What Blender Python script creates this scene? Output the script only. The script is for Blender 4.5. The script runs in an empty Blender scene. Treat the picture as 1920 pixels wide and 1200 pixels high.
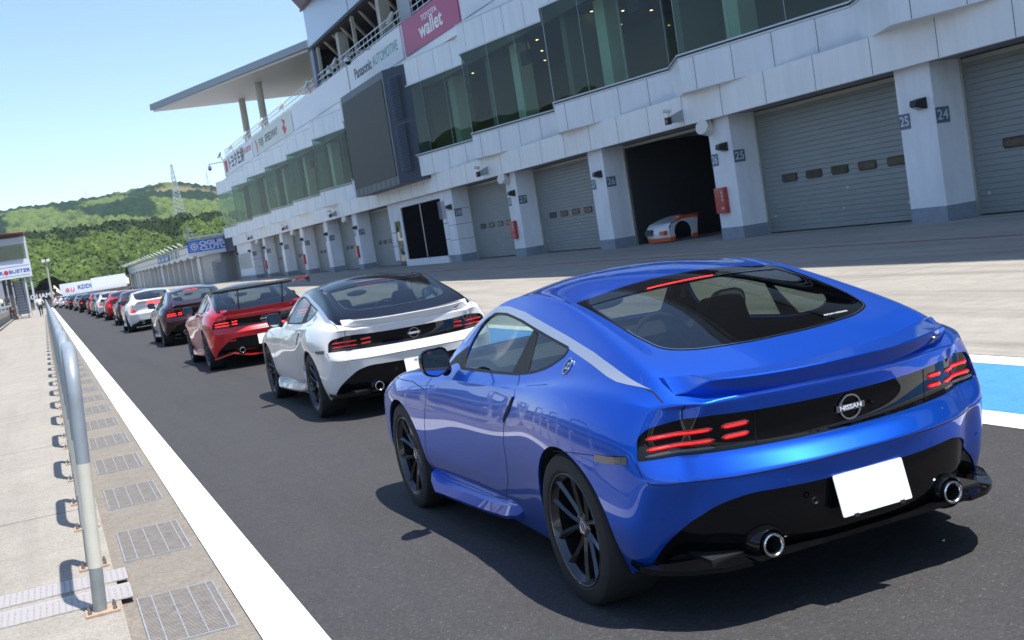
import bpy, bmesh, math, random
import numpy as np
from mathutils import Vector, Matrix, noise
from mathutils.bvhtree import BVHTree
R = math.radians
sc = bpy.context.scene
COL = sc.collection

# ---------------------------------------------------------------- camera
cam_d = bpy.data.cameras.new('camera')
cam = bpy.data.objects.new('camera', cam_d)
COL.objects.link(cam)
F_PX, YAW, PIT, ROL, CAM_H = 2263.72, 0.362212, 0.0792575, -0.1550417, 1.672034
cam_d.sensor_width = 36.0
cam_d.lens = F_PX / 1920.0 * 36.0
cam_d.clip_start = 0.05
cam_d.clip_end = 9000
_F = Vector((math.sin(YAW) * math.cos(PIT), math.cos(YAW) * math.cos(PIT), -math.sin(PIT)))
_R = Vector((math.cos(YAW), -math.sin(YAW), 0))
_U = _R.cross(_F)
_R2 = math.cos(ROL) * _R + math.sin(ROL) * _U
_U2 = -math.sin(ROL) * _R + math.cos(ROL) * _U
mw = Matrix((_R2, _U2, -_F)).transposed().to_4x4()
mw.translation = Vector((0, 0, CAM_H))
cam.matrix_world = mw
sc.camera = cam
cam_d.dof.use_dof = True
cam_d.dof.focus_distance = 6.2
cam_d.dof.aperture_fstop = 9.0

# ---------------------------------------------------------------- world, sun, exposure
SUN = Vector((0.23, -0.40, 1.30)).normalized()      # direction towards the sun
elev = math.asin(SUN.z)
azim = math.atan2(SUN.x, SUN.y)
w = bpy.data.worlds.new('World'); sc.world = w; w.use_nodes = True
nt = w.node_tree; nt.nodes.clear()
sky = nt.nodes.new('ShaderNodeTexSky'); sky.sky_type = 'NISHITA'; sky.sun_disc = False
sky.sun_elevation = elev; sky.sun_rotation = azim
sky.altitude = 560; sky.air_density = 1.0; sky.dust_density = 0.45; sky.ozone_density = 3.0
# thin summer clouds: brighter veils mixed into the sky by direction
tc = nt.nodes.new('ShaderNodeTexCoord'); mp = nt.nodes.new('ShaderNodeMapping')
mp.inputs['Scale'].default_value = (1.0, 1.0, 3.0); mp.inputs['Location'].default_value = (.35, .1, 0)
cn = nt.nodes.new('ShaderNodeTexNoise'); cn.inputs['Scale'].default_value = 2.3
cn.inputs['Detail'].default_value = 7; cn.inputs['Roughness'].default_value = 0.6
cr = nt.nodes.new('ShaderNodeValToRGB')
cr.color_ramp.elements[0].position = 0.64; cr.color_ramp.elements[1].position = 0.76
cmix = nt.nodes.new('ShaderNodeMix'); cmix.data_type = 'RGBA'
cmix.inputs[7].default_value = (13, 13.4, 14, 1)
bg = nt.nodes.new('ShaderNodeBackground'); bg.inputs['Strength'].default_value = 0.15
wo = nt.nodes.new('ShaderNodeOutputWorld')
L = nt.links.new
L(tc.outputs['Generated'], mp.inputs[0]); L(mp.outputs[0], cn.inputs['Vector']); L(cn.outputs[0], cr.inputs[0])
L(cr.outputs[0], cmix.inputs[0]); L(sky.outputs[0], cmix.inputs[6]); L(cmix.outputs[2], bg.inputs[0]); L(bg.outputs[0], wo.inputs[0])
sd = bpy.data.lights.new('sun', 'SUN'); sd.energy = 4.6; sd.angle = R(0.53); sd.color = (1.0, 0.965, 0.91)
so = bpy.data.objects.new('sun', sd); COL.objects.link(so)
so.rotation_euler = SUN.to_track_quat('Z', 'Y').to_euler(); so.location = (5, -10, 40)
sc.view_settings.view_transform = 'Standard'; sc.view_settings.look = 'None'
sc.view_settings.exposure = 0.58; sc.view_settings.gamma = 1.0
sc.render.engine = 'CYCLES'
try:
    sc.cycles.max_bounces = 10; sc.cycles.transparent_max_bounces = 16
    sc.cycles.sample_clamp_indirect = 8
except Exception: pass

# ---------------------------------------------------------------- materials
MATS = {}
def mat(name, col, rough=.5, vst=1, metal=0, coat=0, spec=.5, bump=0, bscale=20, var=0, vscale=3, emis=None, estr=0, trans=0, backblack=False, coatr=.02):
    if name in MATS: return MATS[name]
    m = bpy.data.materials.new(name); MATS[name] = m; m.use_nodes = True
    n = m.node_tree.nodes; l = m.node_tree.links; b = n['Principled BSDF']
    b.inputs['Base Color'].default_value = (*col, 1)
    b.inputs['Roughness'].default_value = rough; b.inputs['Metallic'].default_value = metal
    b.inputs['Coat Weight'].default_value = coat; b.inputs['Coat Roughness'].default_value = coatr
    b.inputs['Specular IOR Level'].default_value = spec
    if trans: b.inputs['Transmission Weight'].default_value = trans
    if emis: b.inputs['Emission Color'].default_value = (*emis, 1); b.inputs['Emission Strength'].default_value = estr
    if bump or var:
        t = n.new('ShaderNodeTexCoord'); ns = n.new('ShaderNodeTexNoise')
        ns.inputs['Scale'].default_value = bscale; ns.inputs['Detail'].default_value = 8; ns.inputs['Roughness'].default_value = .65
        l.new(t.outputs['Object'], ns.inputs['Vector'])
        if bump:
            bp = n.new('ShaderNodeBump'); bp.inputs['Strength'].default_value = bump; bp.inputs['Distance'].default_value = .02
            l.new(ns.outputs[0], bp.inputs['Height']); l.new(bp.outputs[0], b.inputs['Normal'])
        if var:
            n2 = n.new('ShaderNodeTexNoise'); n2.inputs['Scale'].default_value = vscale; n2.inputs['Detail'].default_value = 9; n2.inputs['Roughness'].default_value = .7
            if vst != 1:
                mpp = n.new('ShaderNodeMapping'); mpp.inputs['Scale'].default_value = (1, 1, vst); l.new(t.outputs['Object'], mpp.inputs[0]); l.new(mpp.outputs[0], n2.inputs['Vector'])
            else: l.new(t.outputs['Object'], n2.inputs['Vector'])
            mr = n.new('ShaderNodeMapRange'); mr.inputs['From Min'].default_value = .25; mr.inputs['From Max'].default_value = .75
            mr.inputs['To Min'].default_value = 1 - var; mr.inputs['To Max'].default_value = 1 + var
            l.new(n2.outputs[0], mr.inputs[0])
            mx = n.new('ShaderNodeMix'); mx.data_type = 'RGBA'; mx.blend_type = 'MULTIPLY'; mx.inputs[0].default_value = 1
            mx.inputs[6].default_value = (*col, 1); l.new(mr.outputs[0], mx.inputs[7]); l.new(mx.outputs[2], b.inputs['Base Color'])
    if backblack:
        g = n.new('ShaderNodeNewGeometry'); d = n.new('ShaderNodeBsdfDiffuse'); d.inputs[0].default_value = (.012, .012, .013, 1)
        ms = n.new('ShaderNodeMixShader'); o = n['Material Output']
        l.new(g.outputs['Backfacing'], ms.inputs[0]); l.new(b.outputs[0], ms.inputs[1]); l.new(d.outputs[0], ms.inputs[2]); l.new(ms.outputs[0], o.inputs[0])
    return m

def glass(name, tint, refl_rough=0.0, power=4.2, mul=.85, base=.075):
    """thin window glass: tinted see-through plus mirror reflection by Fresnel"""
    if name in MATS: return MATS[name]
    m = bpy.data.materials.new(name); MATS[name] = m; m.use_nodes = True
    n = m.node_tree.nodes; l = m.node_tree.links; n.clear()
    o = n.new('ShaderNodeOutputMaterial'); tr = n.new('ShaderNodeBsdfTransparent'); gl = n.new('ShaderNodeBsdfGlossy')
    tr.inputs[0].default_value = (*tint, 1); gl.inputs['Roughness'].default_value = refl_rough
    # Fresnel of the un-flipped facing, so both sides of the sheet mirror alike
    lw = n.new('ShaderNodeLayerWeight'); lw.inputs['Blend'].default_value = .5
    pw = n.new('ShaderNodeMath'); pw.operation = 'POWER'; pw.inputs[1].default_value = power
    ma = n.new('ShaderNodeMath'); ma.operation = 'MULTIPLY_ADD'; ma.inputs[1].default_value = mul; ma.inputs[2].default_value = base
    ms = n.new('ShaderNodeMixShader')
    l.new(lw.outputs['Facing'], pw.inputs[0]); l.new(pw.outputs[0], ma.inputs[0]); l.new(ma.outputs[0], ms.inputs[0])
    l.new(tr.outputs[0], ms.inputs[1]); l.new(gl.outputs[0], ms.inputs[2]); l.new(ms.outputs[0], o.inputs[0])
    return m

def paint(name, col, metal=.55, rough=.32, flake=0.0):
    m = mat(name, col, rough=rough, metal=metal, coat=1.0, backblack=True, coatr=.01)
    b = m.node_tree.nodes['Principled BSDF']; n = m.node_tree.nodes; l = m.node_tree.links
    if flake:
        t = n.new('ShaderNodeTexCoord'); v = n.new('ShaderNodeTexVoronoi'); v.inputs['Scale'].default_value = 900
        l.new(t.outputs['Object'], v.inputs['Vector'])
        mx = n.new('ShaderNodeMix'); mx.data_type = 'RGBA'; mx.blend_type = 'MULTIPLY'; mx.inputs[0].default_value = flake
        mx.inputs[6].default_value = (*col, 1)
        l.new(v.outputs['Color'], mx.inputs[7]); l.new(mx.outputs[2], b.inputs['Base Color'])
    return m

# ---------------------------------------------------------------- objects
def tag(o, label=None, cat=None, group=None, kind=None):
    if label: o['label'] = label
    if cat: o['category'] = cat
    if group: o['group'] = group
    if kind: o['kind'] = kind
    return o
def empty(name, loc=(0, 0, 0), label=None, cat=None, group=None, rz=0):
    o = bpy.data.objects.new(name, None); COL.objects.link(o); o.location = loc; o.rotation_euler = (0, 0, rz)
    o.empty_display_size = .1
    return tag(o, label, cat, group)
def place(name, me, parent=None):
    o = bpy.data.objects.new(name, me); COL.objects.link(o)
    if parent: o.parent = parent
    return o

def root_off(p):
    """sum of the translations above p; car parts are modelled in the car's own coordinates"""
    o = Vector((0, 0, 0))
    while p is not None:
        o += p.location
        if p.get('_local'): return Vector((0, 0, 0))
        p = p.parent
    return o
class MB:
    """collects vertices/faces (world or local coordinates), then links them as ONE mesh object"""
    def __init__(s): s.v = []; s.f = []; s.mi = []; s.m = 0
    def add(s, vs, fs, M=None):
        b = len(s.v)
        s.v += [tuple(M @ Vector(p)) if M is not None else tuple(p) for p in vs]
        s.f += [tuple(b + i for i in f) for f in fs]; s.mi += [s.m] * len(fs); return s
    def box(s, x0, x1, y0, y1, z0, z1, M=None):
        v = [(x0, y0, z0), (x1, y0, z0), (x1, y1, z0), (x0, y1, z0), (x0, y0, z1), (x1, y0, z1), (x1, y1, z1), (x0, y1, z1)]
        return s.add(v, [(0, 3, 2, 1), (4, 5, 6, 7), (0, 1, 5, 4), (1, 2, 6, 5), (2, 3, 7, 6), (3, 0, 4, 7)], M)
    def prism(s, poly, z0, z1, M=None, axis='z'):
        """extrude polygon; axis names the extrusion direction: z:(x,y) x:(y,z) y:(x,z)"""
        def P(a, b, c): return {'z': (a, b, c), 'x': (c, a, b), 'y': (a, c, b)}[axis]
        n = len(poly); v = [P(a, b, z0) for a, b in poly] + [P(a, b, z1) for a, b in poly]
        fs = [tuple(range(n))[::-1], tuple(range(n, 2 * n))] + [(i, (i + 1) % n, (i + 1) % n + n, i + n) for i in range(n)]
        area = sum(poly[i][0] * poly[(i + 1) % n][1] - poly[(i + 1) % n][0] * poly[i][1] for i in range(n))
        if (area < 0) != (axis == 'y'): fs = [f[::-1] for f in fs]
        return s.add(v, fs, M)
    def tube(s, pts, r, n=10, cap=True, M=None):
        pts = [Vector(p) for p in pts]; vs = []; fs = []
        rs = r if isinstance(r, (list, tuple)) else [r] * len(pts)
        t0 = (pts[1] - pts[0]).normalized(); a = t0.orthogonal().normalized()
        for i, p in enumerate(pts):
            t = (pts[min(i + 1, len(pts) - 1)] - pts[max(i - 1, 0)]).normalized()
            a = (a - t * a.dot(t)).normalized(); b = t.cross(a)
            for k in range(n):
                an = 2 * math.pi * k / n; vs.append(p + (a * math.cos(an) + b * math.sin(an)) * rs[i])
        for i in range(len(pts) - 1):
            for k in range(n):
                fs.append((i * n + k, i * n + (k + 1) % n, (i + 1) * n + (k + 1) % n, (i + 1) * n + k))
        if cap: fs += [tuple(range(n))[::-1], tuple(range((len(pts) - 1) * n, len(pts) * n))]
        return s.add(vs, fs, M)
    def lathe(s, prof, n=32, M=None, closed=False):
        """profile (r, h) about local z"""
        vs = []; fs = []; m = len(prof)
        for k in range(n):
            a = 2 * math.pi * k / n
            vs += [(r * math.cos(a), r * math.sin(a), h) for r, h in prof]
        for k in range(n):
            for i in range(m if closed else m - 1):
                j = (i + 1) % m; k2 = (k + 1) % n
                fs.append((k * m + i, k2 * m + i, k2 * m + j, k * m + j))
        return s.add(vs, fs, M)
    def ball(s, c, r, n=10, sc_=(1, 1, 1), M=None):
        prof = [(max(1e-4, math.sin(math.pi * i / n)), -math.cos(math.pi * i / n)) for i in range(n + 1)]
        T = Matrix.Translation(c) @ Matrix.Diagonal((r * sc_[0], r * sc_[1], r * sc_[2], 1))
        return s.lathe(prof, n * 2, (M @ T) if M is not None else T)
    def build(s, name, mats, parent=None, smooth=False, origin=None, bevel=0, world=True, sharp=None):
        me = bpy.data.meshes.new(name)
        off = Vector((0, 0, 0))
        if parent is not None and world: off = root_off(parent)
        if origin is not None: off = Vector(origin)
        me.from_pydata([tuple(Vector(p) - off) for p in s.v], [], s.f)
        mats = mats if isinstance(mats, (list, tuple)) else [mats]
        for q in mats: me.materials.append(q)
        if len(mats) > 1: me.polygons.foreach_set('material_index', s.mi)
        bm = bmesh.new(); bm.from_mesh(me); bmesh.ops.recalc_face_normals(bm, faces=bm.faces) if sharp != 'keep' else None
        if bevel:
            bmesh.ops.bevel(bm, geom=[e for e in bm.edges if len(e.link_faces) == 2 and e.calc_face_angle(0) > .6], offset=bevel, segments=2, affect='EDGES', profile=.6)
        bm.to_mesh(me); bm.free()
        if smooth:
            me.polygons.foreach_set('use_smooth', [True] * len(me.polygons))
            try: me.set_sharp_from_angle(angle=R(smooth if smooth is not True else 40))
            except Exception: pass
        me.update()
        o = place(name, me, parent)
        if origin is not None: o.location = origin
        return o

def text(name, s, size, M, m, parent=None, ext=.002, align='CENTER', shear=0, sx=1, bold=0, space=1):
    c = bpy.data.curves.new(name, 'FONT'); c.body = s; c.size = size; c.extrude = ext; c.align_x = align; c.align_y = 'CENTER'
    c.shear = shear; c.offset = bold; c.resolution_u = 3; c.space_character = space
    t = bpy.data.objects.new('tmp', c); COL.objects.link(t)
    dg = bpy.context.evaluated_depsgraph_get(); me = bpy.data.meshes.new_from_object(t.evaluated_get(dg))
    bpy.data.objects.remove(t); bpy.data.curves.remove(c)
    me.transform(M @ Matrix.Diagonal((sx, 1, 1, 1))); me.materials.clear(); me.materials.append(m); me.name = name
    if parent is not None: me.transform(Matrix.Translation(-root_off(parent)))
    return place(name, me, parent)
def basis(o, x, y):
    """matrix with local x along x, local y along y"""
    x = Vector(x).normalized(); y = Vector(y); y = (y - x * y.dot(x)).normalized(); z = x.cross(y)
    M = Matrix((x, y, z)).transposed().to_4x4(); M.translation = Vector(o); return M
# ================================================================ ground
def ground_mat(name, col, col2, nscale, speck=0, speckscale=140, rough=.85, streak=0, bumpd=.004, joints=None):
    m = bpy.data.materials.new(name); m.use_nodes = True; n = m.node_tree.nodes; l = m.node_tree.links; b = n['Principled BSDF']
    b.inputs['Roughness'].default_value = rough
    g = n.new('ShaderNodeNewGeometry')
    def noise_(sc_, det=8, ro=.6, vec=None, dim=None):
        t = n.new('ShaderNodeTexNoise'); t.inputs['Scale'].default_value = sc_; t.inputs['Detail'].default_value = det; t.inputs['Roughness'].default_value = ro
        l.new(vec or g.outputs['Position'], t.inputs['Vector']); return t.outputs[0]
    def mix(f, a, c, mode='MIX'):
        x = n.new('ShaderNodeMix'); x.data_type = 'RGBA'; x.blend_type = mode
        for i, v in ((0, f), (6, a), (7, c)):
            if isinstance(v, (tuple, list)): x.inputs[i].default_value = (*v, 1)
            elif isinstance(v, float) or isinstance(v, int): x.inputs[i].default_value = v
            else: l.new(v, x.inputs[i])
        return x.outputs[2]
    def ramp(v, a, c, o0=0, o1=1):
        r = n.new('ShaderNodeMapRange'); r.inputs[1].default_value = a; r.inputs[2].default_value = c; r.inputs[3].default_value = o0; r.inputs[4].default_value = o1
        l.new(v, r.inputs[0]); return r.outputs[0]
    c = mix(ramp(noise_(nscale, 10, .65), .35, .65), col, col2)
    c = mix(ramp(noise_(.35, 6, .6), .4, .7, 0, .35), c, tuple(v * .7 for v in col))
    if speck:
        v = n.new('ShaderNodeTexVoronoi'); v.inputs['Scale'].default_value = speckscale; l.new(g.outputs['Position'], v.inputs['Vector'])
        s = n.new('ShaderNodeSeparateColor'); l.new(v.outputs['Color'], s.inputs[0])
        c = mix(ramp(s.outputs[0], .0, 1, 0, speck), c, tuple(min(1, x * 2.6) for x in col))
        c = mix(ramp(s.outputs[1], .95, 1, 0, .6 * min(1, speck)), c, (.24, .235, .23))
    if streak:
        mp_ = n.new('ShaderNodeMapping'); mp_.inputs['Scale'].default_value = (1.4, .05, 1); mp_.inputs['Rotation'].default_value = (0, 0, R(3)); l.new(g.outputs['Position'], mp_.inputs[0])
        c = mix(ramp(noise_(1.0, 8, .7, mp_.outputs[0]), .50, .72, 0, streak), c, tuple(v * .45 for v in col))
        mp2 = n.new('ShaderNodeMapping'); mp2.inputs['Scale'].default_value = (6, .2, 1); l.new(g.outputs['Position'], mp2.inputs[0])
        c = mix(ramp(noise_(1.0, 8, .7, mp2.outputs[0]), .52, .75, 0, streak * .7), c, tuple(v * .5 for v in col))
    if joints:
        sx = n.new('ShaderNodeSeparateXYZ'); l.new(g.outputs['Position'], sx.inputs[0])
        for ax, per, off, wd in joints:
            a_ = n.new('ShaderNodeMath'); a_.operation = 'ADD'; a_.inputs[1].default_value = -off; l.new(sx.outputs[ax], a_.inputs[0])
            w_ = n.new('ShaderNodeMath'); w_.operation = 'PINGPONG'; w_.inputs[1].default_value = per / 2; l.new(a_.outputs[0], w_.inputs[0])
            q_ = n.new('ShaderNodeMath'); q_.operation = 'LESS_THAN'; q_.inputs[1].default_value = wd; l.new(w_.outputs[0], q_.inputs[0])
            c = mix(q_.outputs[0], c, tuple(v * .25 for v in col))
    l.new(c, b.inputs['Base Color'])
    bp = n.new('ShaderNodeBump'); bp.inputs['Strength'].default_value = .8; bp.inputs['Distance'].default_value = bumpd
    l.new(noise_(160, 5, .7), bp.inputs['Height']); l.new(bp.outputs[0], b.inputs['Normal'])
    return m
asphalt = ground_mat('asphalt', (.033, .0315, .032), (.041, .039, .0385), 2.0, speck=.50, speckscale=110, rough=.82, streak=.30)
conc_r = ground_mat('apron_concrete', (.30, .275, .235), (.37, .34, .295), 3.0, speck=.10, speckscale=60, streak=.75, joints=[(1, 9.61, 5.5, .012), (0, 4.9, 7.05, .010)])
conc_l = ground_mat('walkway_concrete', (.26, .235, .20), (.315, .29, .25), 3.0, speck=.30, speckscale=90, streak=.22, joints=[(1, 4.52, 5.28, .010)])
conc_g = ground_mat('gutter_concrete', (.175, .152, .125), (.225, .20, .165), 4.0, speck=.30, speckscale=70)
wpaint = ground_mat('white_road_paint', (.74, .73, .70), (.80, .79, .77), 8.0, speck=.12, streak=.16, bumpd=.004)
bpaint = ground_mat('blue_road_paint', (.045, .205, .60), (.06, .24, .65), 6.0, speck=.22, speckscale=120, streak=.12)
rpaint = ground_mat('red_road_paint', (.42, .09, .06), (.36, .12, .09), 5.0)
earth = ground_mat('earth_and_grass', (.07, .085, .035), (.10, .10, .05), .2)
def sheet(name, x0, x1, y0, y1, z, m, nx=1, ny=1):
    mb = MB(); mb.add([(x0, y0, z), (x1, y0, z), (x1, y1, z), (x0, y1, z)], [(0, 1, 2, 3)])
    return tag(mb.build(name, m, None, origin=(x0, y0, z), sharp='keep'), kind='structure')
sheet('ground', -4000, 5000, -3000, 9000, -.30, earth)
mb = MB(); mb.box(.64, 7.02, -60, 300, -.28, 0); tag(mb.build('pit_lane_road', asphalt, origin=(.64, -60, 0)), kind='structure')
mb = MB(); mb.box(7.02, 60, -60, 300, -.28, 0); tag(mb.build('apron_pavement', conc_r, origin=(7, -60, 0)), kind='structure')
mb = MB(); mb.box(.10, .64, -60, 172, -.28, -.006); tag(mb.build('drain_gutter_pavement', conc_g, origin=(.1, -60, 0)), kind='structure')
mb = MB(); mb.box(-2.75, .10, -60, 172, -.28, .022); tag(mb.build('signalling_walkway_pavement', conc_l, origin=(-3, -60, 0)), kind='structure')
sheet('white_edge_line_marking', .64, .895, -40, 172, .004, wpaint)
sheet('white_lane_marking', 5.20, 5.49, -40, 260, .004, wpaint); sheet('blue_lane_marking', 5.49, 6.76, -40, 260, .004, bpaint); sheet('white_outer_marking', 6.76, 7.02, -40, 260, .004, wpaint)
sheet('red_line_marking', 16.86, 16.95, -40, 142, .004, rpaint)
mb = MB(); mb.box(-40, -3.35, -200, 330, -.28, -.05); tag(mb.build('main_straight_road', asphalt, origin=(-40, -200, 0)), kind='structure')

# steel gratings over the drain
gal = mat('galvanised_steel', (.40, .41, .41), rough=.42, metal=.35, var=.25, vscale=9)
galw = mat('weathered_steel', (.30, .265, .23), rough=.55, metal=.15, var=.35, vscale=14)
pit = mat('drain_dark', (.05, .042, .034), rough=.9)
GR = []
for i in range(44):
    y0 = 3.83 + 1.925 * i
    if i == 0:
        g0 = empty('drain_grating', (.375, y0, 0)); mb = MB()
        for k in range(40): mb.box(.183, .571, y0 + .010 + k * .0238, y0 + .0225 + k * .0238, -.020, .0015)
        mb.build('grating_bars', galw, g0)
        mb = MB()
        for x_ in (.25, .345, .44, .535): mb.box(x_, x_ + .006, y0, y0 + .95, -.01, .0035)
        mb.build('cross_rods', gal, g0)
        mb = MB(); mb.box(.175, .183, y0, y0 + .95, -.02, .004); mb.box(.571, .579, y0, y0 + .95, -.02, .004); mb.box(.175, .579, y0 - .006, y0 + .002, -.02, .0042); mb.box(.175, .579, y0 + .948, y0 + .956, -.02, .0042)
        mb.build('grating_frame', gal, g0)
        mb = MB(); mb.box(.183, .571, y0 + .003, y0 + .947, -.0058, -.0035); mb.build('drain_mouth', pit, g0); r = g0
    else:
        r = g0.copy(); COL.objects.link(r); r.location.y = y0
        for ch in g0.children:
            if i > 22 and ch.name.startswith(('grating_bars',)): pass
            c = ch.copy(); COL.objects.link(c); c.parent = r
    if i == 0: y_first = y0
    lab = 'galvanised drain grating nearest the camera beside the white line' if i == 1 else 'galvanised drain grating set in the gutter beside the white edge line'
    tag(r, lab, 'drain grating', 'drain gratings along the white line')

# tubular hoop barriers: an upturned U, leaning slightly, on bolted foot plates
pw_ = mat('weathered_white_paint', (.66, .64, .54), rough=.4, var=.10, vscale=9); pg_ = mat('grey_bare_pipe', (.30, .34, .345), rough=.38, metal=.35, var=.15, vscale=8)
rust = mat('rusty_plate', (.42, .30, .22), rough=.7, var=.35, vscale=20); bolt = mat('bolt_steel', (.30, .28, .26), rough=.4, metal=.8)
pb_ = mat('pale_blue_pipe', (.33, .37, .40), rough=.38, metal=.2, var=.12, vscale=6)
y0, y1, H, LX = 6.53, 7.64, 1.36, .085
def pp(y, z): return (-.012 + LX * z / H, y, z)
hoop0 = empty('hoop_barrier', (0, y0, 0))
post = lambda ya, za, yb, zb, n: [pp(ya + (yb - ya) * k / n, za + (zb - za) * k / n) for k in range(n + 1)]
rad = .24; arc = [(y0 + rad - rad * math.cos(a), H - rad + rad * math.sin(a)) for a in [math.pi / 2 * k / 10 for k in range(11)]]
arc2 = [(y1 - rad + rad * math.sin(a), H - rad + rad * math.cos(a)) for a in [math.pi / 2 * k / 10 for k in range(11)]]
mb = MB(); mb.tube([pp(y0, .80)] + [pp(*q) for q in arc] + [pp(*q) for q in arc2] + [pp(y1, .80)], .0355, 20); bend = mb.build('top_bend', pb_, hoop0, smooth=True)
for yy in (y0, y1):
    mb = MB(); mb.tube([pp(yy, .26), pp(yy, .80)], .0358, 20); pst = mb.build('post', pw_, hoop0, smooth=True)
    mb = MB(); mb.tube([pp(yy, .035), pp(yy, .262)], .0352, 20); mb.build('bare_foot', pg_, pst, smooth=True)
    mb = MB(); mb.box(-.085, .085, yy - .07, yy + .07, .022, .036); bp_ = mb.build('foot_plate', rust, pst, bevel=.002)
    for dx in (-.062, .062):
        for dy in (-.045, .045):
            mb = MB(); mb.lathe([(.0001, .066), (.006, .064), (.006, .052), (.011, .051), (.011, .036)], 10, Matrix.Translation((dx, yy + dy, 0))); mb.build('anchor_bolt', bolt, bp_)
def copy_tree(o, parent=None):
    c = o.copy(); COL.objects.link(c); c.parent = parent
    for ch in o.children: copy_tree(ch, c)
    return c
for i in range(0, 44):
    r = hoop0 if i == 0 else copy_tree(hoop0)
    if i: r.location.y = y0 + 2.42 * i
    tag(r, 'tubular steel hoop barrier nearest the camera with rusty bolted foot plate' if i == 0 else 'tubular steel hoop barrier in the row along the walkway edge', 'barrier', 'hoop barriers along the walkway edge')
t = empty('foot_plate', (0, 5.25, 0), 'empty bolted foot plate with no hoop on it, nearest the camera', 'foot plate'); mb = MB(); mb.box(-.10, .10, 5.18, 5.32, .022, .036); mb.build('plate', gal, t, bevel=.002)
for dx in (-.05, .05):
    mb = MB(); mb.lathe([(.0001, .072), (.009, .068), (.009, .054), (.014, .053), (.014, .036)], 10, Matrix.Translation((dx, 5.27, 0))); mb.build('anchor_bolt', bolt, t)
# chequer plates across the walkway
chq = mat('chequer_plate', (.50, .46, .44), rough=.45, metal=.2, bump=.6, bscale=60)
for k, (a, b_) in enumerate(((7.13, 7.42), (6.69, 7.03))):
    mb = MB(); mb.prism([(-1.7, a), (.165, a - .0), (.165, b_), (-1.7, b_)], .023, .029)
    for i in range(58):
        for j in range(7):
            x = -1.68 + i * .032; y = a + .022 + j * .04
            if y < b_ - .015:
                an = .78 if (i + j) % 2 else -.78; c, s = math.cos(an) * .011, math.sin(an) * .011
                mb.add([(x - c, y - s, .0292), (x + s * .2, y - c * .2, .0312), (x + c, y + s, .0292), (x - s * .2, y + c * .2, .0312)], [(0, 1, 2, 3)])
    tag(mb.build('chequer_plate', chq, origin=(-.8, a, .02)), ['pale chequer plate strip across the walkway behind the other one', 'pale chequer plate strip across the walkway nearest the camera'][k], 'chequer plate')
# ================================================================ the coupes
# station table (y forward of the rear axle; x half width, z height) along the car
YS = [-.86, -.66, -.42, -.12, .22, .55, .90, 1.28, 1.62, 1.95, 2.25, 2.58, 2.95, 3.24, 3.45]
ROWX = [  # k0..k5 from sill to shoulder
 [.67, .775, .835, .845, .84, .825, .81, .80, .80, .805, .81, .81, .79, .70, .48],
 [.695, .815, .885, .915, .905, .875, .862, .862, .868, .88, .895, .905, .88, .78, .53],
 [.70, .835, .900, .936, .925, .897, .880, .880, .885, .90, .916, .925, .90, .80, .56],
 [.715, .835, .900, .938, .932, .908, .892, .888, .893, .906, .920, .928, .898, .795, .55],
 [.700, .822, .888, .926, .920, .896, .880, .880, .888, .900, .912, .915, .880, .765, .52],
 [.660, .760, .822, .862, .860, .845, .838, .842, .852, .860, .862, .852, .800, .690, .47]]
ROWZ = [
 [.258, .240, .21, .18, .17, .165, .165, .165, .165, .165, .17, .17, .17, .18, .17],
 [.34, .34, .345, .34, .335, .33, .33, .33, .33, .33, .33, .33, .32, .31, .29],
 [.49, .49, .49, .49, .48, .475, .47, .47, .47, .47, .47, .47, .46, .44, .41],
 [.592, .620, .64, .64, .635, .625, .615, .615, .615, .615, .62, .62, .60, .565, .51],
 [.725, .745, .775, .79, .785, .77, .755, .75, .75, .75, .755, .75, .715, .655, .58],
 [.868, .882, .912, .930, .925, .905, .886, .874, .870, .868, .862, .842, .79, .70, .625]]
TOPX = [  # j4 base of greenhouse, j3 roof rail, j2 roof edge, j1
 [.61, .71, .740, .755, .770, .785, .80, .812, .822, .81, .785, .765, .725, .62, .42],
 [.555, .650, .675, .665, .635, .615, .606, .608, .680, .745, .70, .68, .64, .55, .37],
 [.47, .55, .56, .555, .55, .545, .545, .560, .62, .690, .60, .58, .54, .46, .31],
 [.25, .30, .30, .295, .29, .29, .29, .305, .335, .375, .33, .31, .29, .25, .17]]
TOPZ = [
 [.880, .906, .960, .990, .980, .955, .935, .920, .905, .893, .880, .860, .805, .715, .635],
 [.884, .925, 1.012, 1.100, 1.180, 1.235, 1.252, 1.216, 1.105, .932, .898, .870, .815, .725, .642],
 [.888, .932, 1.018, 1.114, 1.206, 1.270, 1.294, 1.262, 1.140, .950, .905, .874, .822, .733, .648],
 [.891, .936, 1.024, 1.128, 1.230, 1.303, 1.338, 1.312, 1.185, .990, .922, .885, .835, .748, .655],
 [.893, .938, 1.026, 1.133, 1.238, 1.314, 1.351, 1.327, 1.200, 1.000, .930, .890, .840, .752, .658]]
REAR_Y = [-.765, -.815, -.835, -.868, -.805, -.820]      # rear face at the centre line, rows k0..k5
REAR_YC = [-.50, -.57, -.61, -.64, -.60, -.64]     # the same rows at the corner
FRONT_Y = [3.40, 3.47, 3.48, 3.47, 3.45, 3.42]
FRONT_YC = [3.18, 3.22, 3.24, 3.24, 3.22, 3.20]

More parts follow.
